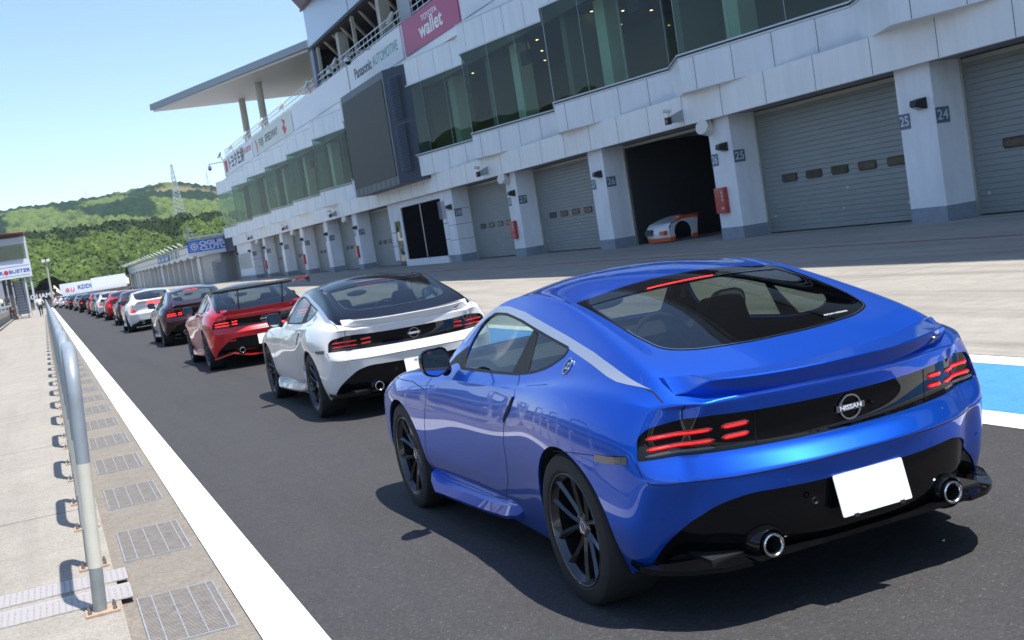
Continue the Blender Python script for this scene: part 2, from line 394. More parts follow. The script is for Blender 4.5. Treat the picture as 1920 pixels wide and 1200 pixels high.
def car_cage(mod=None):
    I, J, K = len(YS) - 1, 5, 5
    P = {}
    for i, y in enumerate(YS):
        for k in range(6):
            yy = y
            if i == 0: yy = REAR_YC[k]
            if i == I: yy = FRONT_YC[k]
            if i == 1: yy = y + [.16, .13, .10, .08, .10, .08][k]
            P[i, 5, k] = Vector((ROWX[k][i], yy, ROWZ[k][i]))
        for j in range(5):
            x = TOPX[4 - j][i] if j > 0 else 0.0; z = TOPZ[4 - j][i] if j > 0 else TOPZ[4][i]
            yy = y; f = (x / .70) ** 2
            if i == 0: yy = REAR_Y[5] + (REAR_YC[5] - REAR_Y[5]) * min(1, f * .80)
            if i == 1: yy = y + .06 * min(1, f)
            if i == I: yy = FRONT_Y[5] + (FRONT_YC[5] - FRONT_Y[5]) * (x / .47) ** 2
            P[i, j, 5] = Vector((x, yy, z))
    for k in range(5):
        for j in range(5):
            t = j / 5.0
            for i, Y, YC in ((0, REAR_Y, REAR_YC), (I, FRONT_Y, FRONT_YC)):
                xc = P[i, 5, k].x; x = xc * (TOPX[4 - j][i] / P[i, 5, 5].x if j else 0)
                z = P[i, 5, k].z
                if i == 0: z -= [0, .0, .0, -.010, .038, 0][k] * (1 - (x / xc) ** 2)
                P[i, j, k] = Vector((x, Y[k] + (YC[k] - Y[k]) * (abs(x) / xc) ** (3.2 if k < 3 else 2.4), z))
    if mod: mod(P, I)
    idx = {}; vs = []
    for key in P:
        i, j, k = key
        idx[key] = len(vs); vs.append(P[key])
        if j > 0: idx[i, -j, k] = len(vs); vs.append(Vector((-P[key].x, P[key].y, P[key].z)))
    fs = []
    for i in range(I):
        for k in range(5):
            fs.append((idx[i, 5, k], idx[i + 1, 5, k], idx[i + 1, 5, k + 1], idx[i, 5, k + 1]))
            fs.append((idx[i, -5, k + 1], idx[i + 1, -5, k + 1], idx[i + 1, -5, k], idx[i, -5, k]))
        for j in range(-5, 5):
            fs.append((idx[i, j, 5], idx[i, j + 1, 5], idx[i + 1, j + 1, 5], idx[i + 1, j, 5]))
    for k in range(5):
        for j in range(-5, 5):
            fs.append((idx[0, j, k], idx[0, j + 1, k], idx[0, j + 1, k + 1], idx[0, j, k + 1]))
            fs.append((idx[I, j + 1, k], idx[I, j, k], idx[I, j, k + 1], idx[I, j + 1, k + 1]))
    cr = {}
    def crease(a, b, v): cr[frozenset((idx[a], idx[b]))] = v
    for j in range(-5, 5):
        crease((0, j, 5), (0, j + 1, 5), .9)
        crease((0, j, 3), (0, j + 1, 3), .55)
        crease((0, j, 4), (0, j + 1, 4), .35)
    for s in (5, -5):
        for i in range(0, 3): crease((i, s, 3), (i + 1, s, 3), .35)
        for i in range(0, 3): crease((i, s, 5), (i + 1, s, 5), (.75, .5, .25)[i])
        for i in range(3, 10): crease((i, s, 0), (i + 1, s, 0), .5)
    return vs, fs, cr

def smooth_car(level, mod=None):
    """subdivide the cage so that the surface passes through the table's points"""
    vs, fs, cr = car_cage(mod)
    me = bpy.data.meshes.new('cage'); me.from_pydata(vs, [], fs); me.update()
    at = me.attributes.new('crease_edge', 'FLOAT', 'EDGE')
    for e in me.edges: at.data[e.index].value = cr.get(frozenset(e.vertices), 0)
    o = bpy.data.objects.new('cage', me); COL.objects.link(o)
    sb = o.modifiers.new('s', 'SUBSURF'); sb.render_levels = 1; sb.levels = 1; sb.use_limit_surface = True; sb.boundary_smooth = 'PRESERVE_CORNERS'
    T = np.array([tuple(v) for v in vs]); cur = T.copy(); n = len(vs)
    for it in range(4):
        dg = bpy.context.evaluated_depsgraph_get(); dg.update()
        ev = o.evaluated_get(dg).to_mesh(); a = np.empty(len(ev.vertices) * 3); ev.vertices.foreach_get('co', a)
        a = a.reshape(-1, 3)[:n]; o.evaluated_get(dg).to_mesh_clear()
        cur += (T - a) * .85; me.vertices.foreach_set('co', cur.ravel()); me.update(); o.update_tag()
    sb.levels = level; dg = bpy.context.evaluated_depsgraph_get(); dg.update()
    res = bpy.data.meshes.new_from_object(o.evaluated_get(dg))
    bpy.data.objects.remove(o); bpy.data.meshes.remove(me)
    return res

def inpoly(poly, a, b):
    c = False; n = len(poly); j = n - 1
    for i in range(n):
        if (poly[i][1] > b) != (poly[j][1] > b) and a < (poly[j][0] - poly[i][0]) * (b - poly[i][1]) / (poly[j][1] - poly[i][1]) + poly[i][0]: c = not c
        j = i
    return c
def rounded(poly, r, n=4):
    out = []; m = len(poly)
    for i in range(m):
        rr = r[i] if isinstance(r, (list, tuple)) else r
        p = Vector(poly[i]); a = Vector(poly[i - 1]) - p; b = Vector(poly[(i + 1) % m]) - p
        if rr <= 0: out.append(tuple(p)); continue
        ra = min(rr, a.length * .45, b.length * .45); A = p + a.normalized() * ra; B = p + b.normalized() * ra
        for k in range(n + 1):
            t = k / n; q = A * (1 - t) ** 2 + p * 2 * t * (1 - t) + B * t * t; out.append((q.x, q.y))
    return out
AX = {'x': (1, 2, Vector((1, 0, 0))), 'y': (0, 2, Vector((0, 1, 0))), 'z': (0, 1, Vector((0, 0, 1)))}
def cut(bm, axis, poly, cond, tagval, lay, only=None):
    ia, ib, ad = AX[axis]; n = len(poly)
    x0 = min(p[0] for p in poly) - .03; x1 = max(p[0] for p in poly) + .03
    y0 = min(p[1] for p in poly) - .03; y1 = max(p[1] for p in poly) + .03
    for i in range(n):
        a = poly[i]; b = poly[(i + 1) % n]
        lo = (min(a[0], b[0]) - .004, min(a[1], b[1]) - .004); hi = (max(a[0], b[0]) + .004, max(a[1], b[1]) + .004)
        fs = []
        for f in bm.faces:
            c = f.calc_center_median()
            if not (x0 < c[ia] < x1 and y0 < c[ib] < y1) or not cond(c): continue
            us = [v.co[ia] for v in f.verts]; ws = [v.co[ib] for v in f.verts]
            if max(us) < lo[0] or min(us) > hi[0] or max(ws) < lo[1] or min(ws) > hi[1]: continue
            fs.append(f)
        if not fs: continue
        d = [0, 0, 0]; d[ia] = b[0] - a[0]; d[ib] = b[1] - a[1]
        no = Vector(d).cross(ad)
        if no.length < 1e-9: continue
        co = [0, 0, 0]; co[ia] = a[0]; co[ib] = a[1]
        g = set(fs); [g.update(f.edges) for f in fs]; [g.update(f.verts) for f in fs]
        bmesh.ops.bisect_plane(bm, geom=list(g), dist=2e-5, plane_co=co, plane_no=no.normalized())
    for f in bm.faces:
        c = f.calc_center_median()
        if x0 < c[ia] < x1 and y0 < c[ib] < y1 and cond(c) and inpoly(poly, c[ia], c[ib]) and (only is None or f[lay] in only): f[lay] = tagval

# outlines
DLO = rounded([(1.515, .936), (1.04, .942), (.72, .951), (.54, .967), (.38, .997), (.26, 1.05), (.245, 1.080), (.37, 1.098), (.65, 1.142), (.90, 1.182), (1.17, 1.208), (1.36, 1.208), (1.49, 1.165), (1.56, 1.041)], [.012, 0, 0, .08, .08, .03, .02, .05, .1, .1, .08, .06, .04, .05], 3)
STRIP = [(1.66, 1.055), (1.54, 1.145), (1.37, 1.214), (1.18, 1.2145), (.90, 1.188), (.65, 1.147), (.32, 1.092), (-.033, 1.027), (-.204, .991), (-.305, .974), (-.47, .957), (-.52, .948), (-.447, .968), (-.217, 1.025), (-.005, 1.073), (.313, 1.130), (.66, 1.187), (.90, 1.223), (1.18, 1.245), (1.37, 1.246), (1.56, 1.180), (1.70, 1.06)]
def circ(cy, cz, r, n=44): return [(cy + r * math.cos(2 * math.pi * k / n), cz + r * math.sin(2 * math.pi * k / n)) for k in range(n)]
HATCH = rounded([(-.515, .36), (0, .315), (.515, .36), (.545, -.12), (.515, -.30), (.40, -.365), (.17, -.405), (-.17, -.405), (-.40, -.365), (-.515, -.30), (-.545, -.12)], [.02, .5, .02, .2, .10, .1, .2, .2, .1, .10, .2], 4)
HATCHTRIM = rounded([(-.545, .450), (0, .480), (.545, .450), (.553, -.12), (.523, -.306), (.405, -.373), (.17, -.413), (-.17, -.413), (-.405, -.373), (-.523, -.306), (-.553, -.12)], [.02, .6, .02, .2, .10, .1, .2, .2, .1, .10, .2], 4)
WSCR = rounded([(-.66, 1.90), (0, 2.03), (.66, 1.90), (.50, 1.24), (0, 1.20), (-.50, 1.24)], [.05, .3, .05, .06, .3, .06], 3)
PANEL = rounded([(-.840, .691), (-.60, .684), (0, .682), (.60, .684), (.840, .691), (.822, .780), (.785, .812), (.62, .835), (.42, .824), (0, .820), (-.42, .824), (-.62, .835), (-.785, .812), (-.822, .780)], [.01, .2, .3, .2, .01, .02, .05, .05, .2, .3, .2, .05, .05, .02], 3)
DIFF = rounded([(-.90, .05), (-.90, .16), (-.836, .223), (-.771, .341), (-.68, .415), (-.61, .482), (-.50, .517), (0, .512), (.50, .517), (.61, .482), (.68, .415), (.771, .341), (.836, .223), (.90, .16), (.90, .05)], [0, 0, .03, .05, .05, .05, .06, .3, .06, .05, .05, .05, .03, 0, 0], 3)

class Shell: pass
def make_shell(level, kind='new', mod=None):
    """dense car surface, cut into its panels; returns meshes by panel name"""
    S = Shell(); base = smooth_car(level, mod)
    bm = bmesh.new(); bm.from_mesh(base); bmesh.ops.recalc_face_normals(bm, faces=bm.faces)
    bm.normal_update()
    if sum((f.normal.z * f.calc_area()) for f in bm.faces) < 0: bmesh.ops.reverse_faces(bm, faces=bm.faces); bm.normal_update()
    NL = bm.verts.layers.float_vector.new('nrm')
    for v in bm.verts: v[NL] = v.normal
    S.bvh = BVHTree.FromBMesh(bm)
    nb = bm.copy(); nb.verts.ensure_lookup_table(); nb.faces.ensure_lookup_table(); S.ref = nb; S.refN = nb.verts.layers.float_vector['nrm']
    lay = bm.faces.layers.int.new('tagv')
    side = lambda c: abs(c.x) > .48
    low = lambda c: abs(c.x) > .5 and c.z < .9
    rear = lambda c: c.y < -.36
    top = lambda c: c.z > .93
    cut(bm, 'x', circ(0, .335, .372), low, 8, lay); cut(bm, 'x', circ(2.55, .335, .368), low, 8, lay)
    cut(bm, 'z', rounded([(-.70, -.625), (-.35, -.66), (0, -.675), (.35, -.66), (.70, -.625), (.78, .4), (.80, 1.9), (0, 2.06), (-.80, 1.9), (-.78, .4)], .02, 2), lambda c: c.z > .86, 10, lay)
    # two-tone roof: only what lies above the bright side strip
    zone = [(-.75, .90), (-.52, .948), (-.447, .968), (-.217, 1.025), (-.005, 1.073), (.313, 1.130), (.66, 1.187), (.90, 1.223), (1.18, 1.245), (1.37, 1.246), (1.56, 1.180), (1.70, 1.06), (1.80, .95), (2.1, .92), (2.1, 2), (-1, 2)]
    cut(bm, 'x', zone, lambda c: c.z > .86, 9, lay, only=(10,))
    for f in bm.faces:
        if f[lay] == 10: f[lay] = 0
    cut(bm, 'z', HATCHTRIM, top, 7, lay); cut(bm, 'z', HATCH, top, 3, lay)
    cut(bm, 'z', WSCR, lambda c: c.z > .9, 4, lay, only=(0, 9))
    cut(bm, 'x', STRIP, side, 2, lay, only=(0, 9)); cut(bm, 'x', DLO, side, 1, lay, only=(0, 9, 2))
    if kind == 'new': cut(bm, 'y', PANEL, rear, 5, lay)
    cut(bm, 'y', DIFF, rear, 6, lay, only=(0,)) if kind == 'new' else cut(bm, 'y', [(x_ * .93, z_ if z_ < .2 else .16 + (z_ - .16) * .62) for x_, z_ in DIFF], rear, 6, lay, only=(0,))
    S.bm = bm; S.lay = lay; S.NL = NL
    return S

def extract(S, name, tags, mats, offset=0.0, skirt=.012, cond=None, slot=None):
    """panel mesh made of the faces with these tags; its rim is turned inwards so that it shows a thickness"""
    src = S.bm; vs = {}; V = []; N = []; Fs = []; MI = []; edges = {}
    for f in src.faces:
        if f[S.lay] not in tags: continue
        if cond and not cond(f.calc_center_median()): continue
        ids = []
        for v in f.verts:
            if v.index not in vs or vs[v.index][0] is not v:
                n = v[S.NL].normalized(); vs[v.index] = (v, len(V)); V.append(v.co + n * offset); N.append(n)
            ids.append(vs[v.index][1])
        Fs.append(ids); MI.append(slot[f[S.lay]] if slot else 0)
        for a, b in zip(ids, ids[1:] + ids[:1]): edges[a, b] = edges.get((a, b), 0) + 1
    nf = len(Fs)
    rim = [(a, b) for (a, b) in edges if (b, a) not in edges]
    LN = [[N[i] for i in f] for f in Fs]
    if skirt:
        for a, b in rim:
            n1 = (V[b] - V[a]).cross(N[a]).normalized() if (V[b] - V[a]).length > 1e-7 else N[a]
            i = len(V); V += [V[a] - N[a] * .0, V[b] - N[b] * .0, V[b] - N[b] * skirt, V[a] - N[a] * skirt]; N += [N[a]] * 4
            Fs.append([i + 1, i, i + 3, i + 2]); LN.append([n1] * 4)
            MI.append(0)
    me = bpy.data.meshes.new(name); me.from_pydata([tuple(v) for v in V], [], Fs)
    for m in mats: me.materials.append(m)
    me.polygons.foreach_set('material_index', MI); me.polygons.foreach_set('use_smooth', [True] * len(Fs))
    me.update(); me.normals_split_custom_set([tuple(n) for f in LN for n in f])
    return me

def surf(S, axis, a, b, sgn=1):
    """point and normal on the car surface under a side (y,z), top (x,y) or rear (x,z) coordinate"""
    if axis == 'x': o = Vector((2 * sgn, a, b)); d = Vector((-sgn, 0, 0))
    elif axis == 'z': o = Vector((a, b, 3)); d = Vector((0, 0, -1))
    else: o = Vector((a, -3, b)); d = Vector((0, 1, 0))
    h = S.bvh.ray_cast(o, d)
    if h[0] is None: return None
    f = S.ref.faces[h[2]]; wts = []; n = Vector((0, 0, 0)); tot = 0
    for v in f.verts:
        q = 1 / ((v.co - h[0]).length + 1e-4); n += v[S.refN] * q; tot += q
    return h[0], (n / tot).normalized()
def resample(pts, step):
    out = []
    for i in range(len(pts) - 1):
        a = Vector(pts[i]); b = Vector(pts[i + 1]); m = max(1, int((b - a).length / step))
        out += [tuple(a.lerp(b, k / m)) for k in range(m)]
    return out + [tuple(pts[-1])]
def seam(S, mb, axis, pts, wid=.0045, sgn=1, up=.0008, step=.03):
    """a shut line: narrow dark strip lying on the surface"""
    P = [surf(S, axis, a, b, sgn) for a, b in resample(pts, step)]; P = [p for p in P if p]
    vs = []
    for i, (p, n) in enumerate(P):
        t = (P[min(i + 1, len(P) - 1)][0] - P[max(i - 1, 0)][0]); s_ = t.cross(n).normalized() * wid / 2
        vs += [p + n * up + s_, p + n * up - s_]
    mb.add(vs, [(2 * i, 2 * i + 1, 2 * i + 3, 2 * i + 2) for i in range(len(P) - 1)])
def patch(S, mb, axis, poly, sgn=1, up=.002, inset=None):
    """thin plate of given outline laid on the surface"""
    P = [surf(S, axis, a, b, sgn) for a, b in poly]; P = [p for p in P if p]
    c = sum((p for p, n in P), Vector()) / len(P); cs = surf(S, axis, *((c.y, c.z) if axis == 'x' else (c.x, c.z) if axis == 'y' else (c.x, c.y)), sgn)
    m = len(P); vs = [p + n * up for p, n in P] + [p - n * .006 for p, n in P] + [(cs[0] + cs[1] * up) if cs else c]
    mb.add(vs, [(i, (i + 1) % m, 2 * m) for i in range(m)] + [(i, (i + 1) % m, (i + 1) % m + m, i + m) for i in range(m)])

def bar_on(S, x0, x1, z0, z1, h, dep, up, n=10, sx=1):
    """rounded light bar following the rear surface"""
    mb = MB(); prof = [(-h / 2, 0), (-h / 2, dep * .6), (-h * .25, dep), (h * .25, dep), (h / 2, dep * .6), (h / 2, 0)]
    vs = []
    for i in range(n + 1):
        t = i / n; x = (x0 + (x1 - x0) * t) * sx; z = z0 + (z1 - z0) * t
        q = surf(S, 'y', x, z)
        if not q: continue
        p, nn = q; e = 1 if 0 < i < n else .35
        upv = Vector((0, 0, 1)); upv = (upv - nn * upv.dot(nn)).normalized()
        vs += [p + upv * a * e + nn * (up + b * e) for a, b in prof]
    m = len(prof); k = len(vs) // m
    mb.add(vs, [(i * m + j, i * m + (j + 1) % m, (i + 1) * m + (j + 1) % m, (i + 1) * m + j) for i in range(k - 1) for j in range(m)] + [tuple(range(m)), tuple(range((k - 1) * m, k * m))])
    return mb

def wheel_meshes():
    W = {}
    mb = MB()   # tyre, axis along local z (outwards = +z)
    pr = [(.248, -.125), (.262, -.136), (.300, -.138), (.322, -.130), (.334, -.112), (.3375, -.06), (.3375, 0), (.3375, .06), (.334, .112), (.322, .130), (.300, .138), (.262, .136), (.248, .125)]
    mb.lathe(pr, 72); W['tyre'] = mb
    mb = MB()   # rim barrel
    mb.lathe([(.252, .128), (.2475, .133), (.241, .131), (.236, .118), (.222, .10), (.214, -.02), (.205, -.11), (.215, -.12), (.215, -.13)], 72)
    W['rim'] = mb
    mb = MB()
    for k in range(5):
        for s in (-1, 1):
            a0 = 2 * math.pi * k / 5 + s * R(9); a1 = 2 * math.pi * k / 5 + s * R(21)
            sec = []
            for (r, a, wd, zt, zb) in ((.045, a0, .034, .088, .03), (.10, a0 + (a1 - a0) * .35, .030, .096, .04), (.17, a0 + (a1 - a0) * .72, .034, .108, .055), (.236, a1, .048, .120, .07)):
                c, sn = math.cos(a), math.sin(a); rad = Vector((c, sn, 0)); tan = Vector((-sn, c, 0))
                sec.append([rad * r + tan * wd / 2 + Vector((0, 0, zb)), rad * r + tan * wd * .38 + Vector((0, 0, zt - .012)), rad * r + tan * wd * .05 * s + Vector((0, 0, zt)), rad * r - tan * wd * .38 + Vector((0, 0, zt - .012)), rad * r - tan * wd / 2 + Vector((0, 0, zb))])
            vs = [p for q in sec for p in q]
            fs = [(i * 5 + j, (i + 1) * 5 + j, (i + 1) * 5 + (j + 1) % 5, i * 5 + (j + 1) % 5) for i in range(3) for j in range(5)] + [(0, 1, 2, 3, 4), (15, 16, 17, 18, 19)]
            mb.add(vs, fs)
    mb.lathe([(.001, .088), (.036, .088), (.052, .080), (.060, .055), (.060, .0)], 28)
    for k in range(5):
        a = 2 * math.pi * (k + .5) / 5
        mb.lathe([(.010, .05), (.010, .083), (.001, .085)], 8, Matrix.Translation((math.cos(a) * .057, math.sin(a) * .057, 0)))
    W['spokes'] = mb
    mb = MB(); mb.lathe([(.16, -.005), (.17, -.005), (.17, .018), (.06, .018), (.06, .045), (.001, .045)], 40); W['disc'] = mb
    mb = MB()
    for a0 in (150,):
        vs = []
        for k in range(9):
            a = R(a0 + k * 7)
            for r, z in ((.095, -.02), (.185, -.02), (.185, .05), (.095, .055)): vs.append((r * math.cos(a), r * math.sin(a), z))
        mb.add(vs, [(i * 4 + j, i * 4 + (j + 1) % 4, i * 4 + 4 + (j + 1) % 4, i * 4 + 4 + j) for i in range(8) for j in range(4)] + [(0, 1, 2, 3), (32, 33, 34, 35)])
    W['caliper'] = mb
    mb = MB(); mb.lathe([(.020, .0895), (.028, .0915), (.030, .089)], 24); mb.box(-.03, .03, -.005, .005, .0885, .0905); W['cap'] = mb
    return W

def build_car(S, loc, spec):
    """spec: dict with paint, roof, label, kind, wing, ..."""
    root = empty(spec.get('name', 'coupe_car'), loc, spec['label'], 'car', 'cars queuing in the pit lane'); root['_local'] = 1
    kind = spec.get('kind', 'new'); far = spec.get('far', 0)
    blk = mat('gloss_black', (.004, .004, .005), rough=.12, coat=.75, spec=0); trim = mat('black_trim', (.012, .012, .013), rough=.45); rub = mat('window_rubber', (.01, .01, .01), rough=.6)
    P_ = spec['paint']; RP = spec.get('roof') or P_
    def put(name, me, parent=root): return place(name, me, parent)
    def B(mb, name, m, parent=root, **kw): return mb.build(name, m, parent, world=False, **kw)
    key = 'body'
    if not hasattr(S, 'cache'):
        S.cache = {
            'body': extract(S, 'body', (0, 9), [P_, RP], slot={0: 0, 9: 1}),
            'windscreen': extract(S, 'windscreen', (4,), [None], -.003, 0),
            'rear_window': extract(S, 'rear_window', (3,), [None], -.002, 0),
            'window_trim': extract(S, 'window_trim', (7,), [None], .0005, .01),
            'bumper_valance': extract(S, 'bumper_valance', (6,), [None], -.008, .02),
            'tail_panel': extract(S, 'tail_panel', (5,), [None], -.010, .01) if kind == 'new' else None,
            'side_l': extract(S, 'side_window', (1,), [None], -.004, 0, cond=lambda c: c.x < 0),
            'side_r': extract(S, 'side_window', (1,), [None], -.004, 0, cond=lambda c: c.x > 0),
            'strip_l': extract(S, 'roof_rail_trim', (2,), [None], .001, .008, cond=lambda c: c.x < 0),
            'strip_r': extract(S, 'roof_rail_trim', (2,), [None], .001, .008, cond=lambda c: c.x > 0)}
    def slot(o, *ms):
        for i, m in enumerate(ms): o.material_slots[i].link = 'OBJECT'; o.material_slots[i].material = m
        return o
    body = slot(put('body', S.cache['body']), P_, RP)
    gside = glass('side_glass', (.62, .74, .66)); grear = glass('rear_glass', (.32, .36, .37)); gfront = glass('front_glass', (.72, .80, .74))
    slot(put('windscreen', S.cache['windscreen']), gfront)
    rw = slot(put('rear_window', S.cache['rear_window']), grear)
    slot(put('window_trim', S.cache['window_trim'], rw), blk)
    sw = [slot(put('side_window', S.cache['side_l']), gside), slot(put('side_window', S.cache['side_r']), gside)]
    for q in ('strip_l', 'strip_r'): slot(put('roof_rail_trim', S.cache[q]), spec.get('rail') or P_)
    dif = slot(put('bumper_valance', S.cache['bumper_valance']), blk)
    # shut lines
    mb = MB(); dark = mat('shut_line', (.004, .004, .005), rough=.8)
    for s in (1, -1):
        seam(S, mb, 'x', [(.69, .952), (.655, .92), (.61, .865), (.645, .80), (.735, .73), (.775, .64), (.80, .55), (.86, .42), (1.0, .295), (1.2, .275), (1.9, .275), (2.10, .31), (2.15, .42), (2.07, .58), (1.99, .72), (1.98, .83), (1.90, .885)], sgn=s)
        seam(S, mb, 'x', [(.05, .684), (-.14, .700), (-.33, .706), (-.52, .715), (-.60, .716)], .003, s)
        seam(S, mb, 'x', [(2.02, .80), (2.25, .83), (2.7, .82), (3.0, .76)], sgn=s)
    pass
    for s in (1, -1): seam(S, mb, 'x', [(-.47, .960), (-.54, .937), (-.60, .905), (-.625, .885)], .007, s)
    seam(S, mb, 'z', [(-.560, .458), (0, .488), (.560, .458)], .003)
    seam(S, mb, 'z', [(-.66, 1.99), (-.3, 2.08), (0, 2.10), (.3, 2.08), (.66, 1.99)], .006)
    if kind == 'new':
        for s in (1, -1): seam(S, mb, 'y', [(s * .655, .885), (s * .658, .86), (s * .66, .825)], .006)
        seam(S, mb, 'y', [(-.845, .685), (-.838, .64), (-.82, .602), (-.76, .588), (-.5, .588), (-.14, .599), (.14, .599), (.5, .588), (.76, .588), (.82, .602), (.838, .64), (.845, .685)], .005)
    B(mb, 'shut_lines', dark, body)
    # window rubbers
    mb = MB(); 
    for s in (1, -1): seam(S, mb, 'x', DLO + DLO[:1], .014, s, up=.0018, step=.04); 
    for s in (1, -1):
        patch(S, mb, 'x', [(.605, .965), (.655, 1.139), (.715, 1.148), (.79, .957)], s, -.001)
        patch(S, mb, 'x', [(1.50, .930), (1.57, 1.045), (1.74, .985), (1.84, .915)], s, .0015)
    seam(S, mb, 'z', WSCR + WSCR[:1], .02, up=.001)
    B(mb, 'window_rubber', rub, body)
    # bright edge line round the hatch glass
    mb = MB(); hh = [p for p in HATCH]; seam(S, mb, 'z', hh[5:] , .005, up=.003); B(mb, 'glass_bead', mat('chrome', (.8, .8, .8), rough=.15, metal=1), rw)
    # inner fenders, floor, under-body
    mb = MB()
    for yc in (0, 2.55):
        for s in (1, -1):
            n = 20; ra = .378; vs = []
            for k in range(n + 1):
                a = math.pi * 1.16 * k / n - .25; y = yc + ra * math.cos(a); z = .335 + ra * math.sin(a)
                vs += [(s * .91, y, z), (s * .55, y, z)]
            # keep the outer edge tucked just under the skin
            for k in range(0, len(vs), 2):
                h = surf(S, 'x', vs[k][1], vs[k][2], s)
                if h: vs[k] = (h[0].x - s * .012, vs[k][1], vs[k][2])
            mb.add(vs, [(2 * i, 2 * i + 1, 2 * i + 3, 2 * i + 2) for i in range(n)])
            mb.add([(s * .55, yc - .4, .14), (s * .55, yc + .4, .14), (s * .55, yc + .4, .76), (s * .55, yc - .4, .76)], [(0, 1, 2, 3)])
    mb.box(-.78, .78, .42, 2.14, .15, .24); mb.box(-.54, .54, -.50, 3.2, .17, .24); mb.box(-.80, .80, -.50, -.38, .235, .27); mb.box(-.66, .66, -.70, -.5, .262, .28)  # rear boxes added to close a gap in the shadow under the car
    B(mb, 'underbody', mat('underbody_black', (.008, .008, .008), rough=.9))
    # wheels
    Wm = WHEELS
    dk = spec.get('wheel', mat('wheel_gunmetal', (.060, .065, .075), rough=.25, metal=.85, coat=.6))
    for yc in (0, 2.55):
        for s in (-1, 1):
            wr = bpy.data.objects.new('wheel', Wm['tyre']); COL.objects.link(wr); wr.parent = root
            xo = .788 if yc == 0 else .776
            wr.matrix_basis = Matrix.Translation((s * xo, yc, .3375)) @ Matrix.Rotation(R(90) * s, 4, 'Y') @ Matrix.Rotation(R(17 + 31 * (yc > 0)), 4, 'Z')
            for nm in (('rim', 'spokes', 'brake_disc', 'brake_caliper', 'centre_cap') if far < 2 else ('spokes',)):
                c = place(nm, Wm[nm], wr)
                if nm in ('rim', 'spokes'): c.material_slots[0].link = 'OBJECT'; c.material_slots[0].material = dk
    # side skirts
    skm = P_ if not spec.get('skirt') else spec['skirt']
    for s in (-1, 1):
        mb = MB(); pts = [(.80, .265, -.012), (.86, .235, .004), (1.0, .215, .028), (1.3, .20, .036), (1.8, .19, .040), (2.05, .19, .050), (2.15, .235, .03)]
        vs = []
        for y, z, o_ in pts:
            q = surf(S, 'x', y, .30, s)[0].x * s
            vs += [(s * (q - .035), y, z + .075), (s * (q + o_ * .55), y, z + .05), (s * (q + o_), y, z), (s * (q + o_ - .012), y, z - .02), (s * (q - .06), y, z - .025)]
        m = 5; k = len(pts)
        mb.add(vs, [(i * m + j, i * m + (j + 1) % m, i * m + m + (j + 1) % m, i * m + m + j) for i in range(k - 1) for j in range(m)] + [tuple(range(m)), tuple(range((k - 1) * m, k * m))])
        B(mb, 'side_skirt', skm, body, smooth=25)
    # door mirrors
    for s in (-1, 1):
        mb = MB(); c0 = Vector((s * .940, 1.585, .992))
        prof = [(-.075, .0), (-.055, .06), (.0, .105), (.055, .10), (.082, .02)]
        rings = []
        for t, sy, w_, h_ in ((0, -.055, .086, .076), (.35, -.03, .090, .080), (.7, .03, .078, .066), (1, .085, .040, .036)):
            rg = []
            for k in range(20):
                a = 2 * math.pi * k / 20; ca, sa = math.cos(a), math.sin(a)
                ca = abs(ca) ** .7 * (1 if ca > 0 else -1); sa = abs(sa) ** .7 * (1 if sa > 0 else -1)
                rg.append(c0 + Vector((s * ca * w_ * (1 if ca > 0 else 1.0), sy - .02 * ca, sa * h_ - (.012 * ca if ca < 0 else -.012 * ca))))
            rings.append(rg)
        vs = [p for r_ in rings for p in r_]; n = 20
        mb.add(vs, [(i * n + k, i * n + (k + 1) % n, (i + 1) * n + (k + 1) % n, (i + 1) * n + k) for i in range(3) for k in range(n)] + [tuple(range(60, 80))])
        mr = B(mb, 'door_mirror', spec.get('mirror') or blk, smooth=50)
        mg = MB(); vs = [c0 + (p - c0) * .90 + Vector((0, -.0005 if 0 else .0, 0)) for p in rings[0]]
        mg.add([c0 + Vector(((p - c0).x * .9, (p - c0).y + .004, (p - c0).z * .9)) for p in rings[0]], [tuple(range(20))])
        B(mg, 'mirror_glass', mat('mirror_glass', (.75, .85, .9), rough=.02, metal=1), mr)
        fr = MB(); A = rings[0]; Bv = [c0 + Vector(((p - c0).x * .9, (p - c0).y + .004, (p - c0).z * .9)) for p in A]
        fr.add(A + Bv, [(k, (k + 1) % 20, (k + 1) % 20 + 20, k + 20) for k in range(20)]); B(fr, 'mirror_rim', blk, mr)
        mb = MB(); mb.tube([(s * .845, 1.66, .925), (s * .875, 1.64, .945), (s * .90, 1.62, .962)], [.035, .026, .022], 10); B(mb, 'mirror_arm', blk, mr, smooth=True)
        if far < 1:
            # flush handle: teardrop pocket at the rear edge of the door
            hp = rounded([(.615, .875), (.70, .868), (.80, .82), (.86, .755), (.84, .715), (.76, .722), (.66, .79)], .03, 3)
            mb = MB(); patch(S, mb, 'x', hp, s, .004); hd = B(mb, 'door_handle', P_, body, smooth=30)
            mb = MB(); patch(S, mb, 'x', rounded([(.618, .862), (.660, .795), (.742, .733), (.748, .744), (.70, .795), (.640, .857)], .008, 3), s, .0055); B(mb, 'handle_recess', dark, hd)
        mb = MB(); seam(S, mb, 'x', [(-.335, .697), (-.43, .695), (-.525, .697)], .030, s, up=.003)
        if kind == 'new': B(mb, 'side_marker', mat('marker_lens', (.10, .105, .10), rough=.15, coat=1), body)
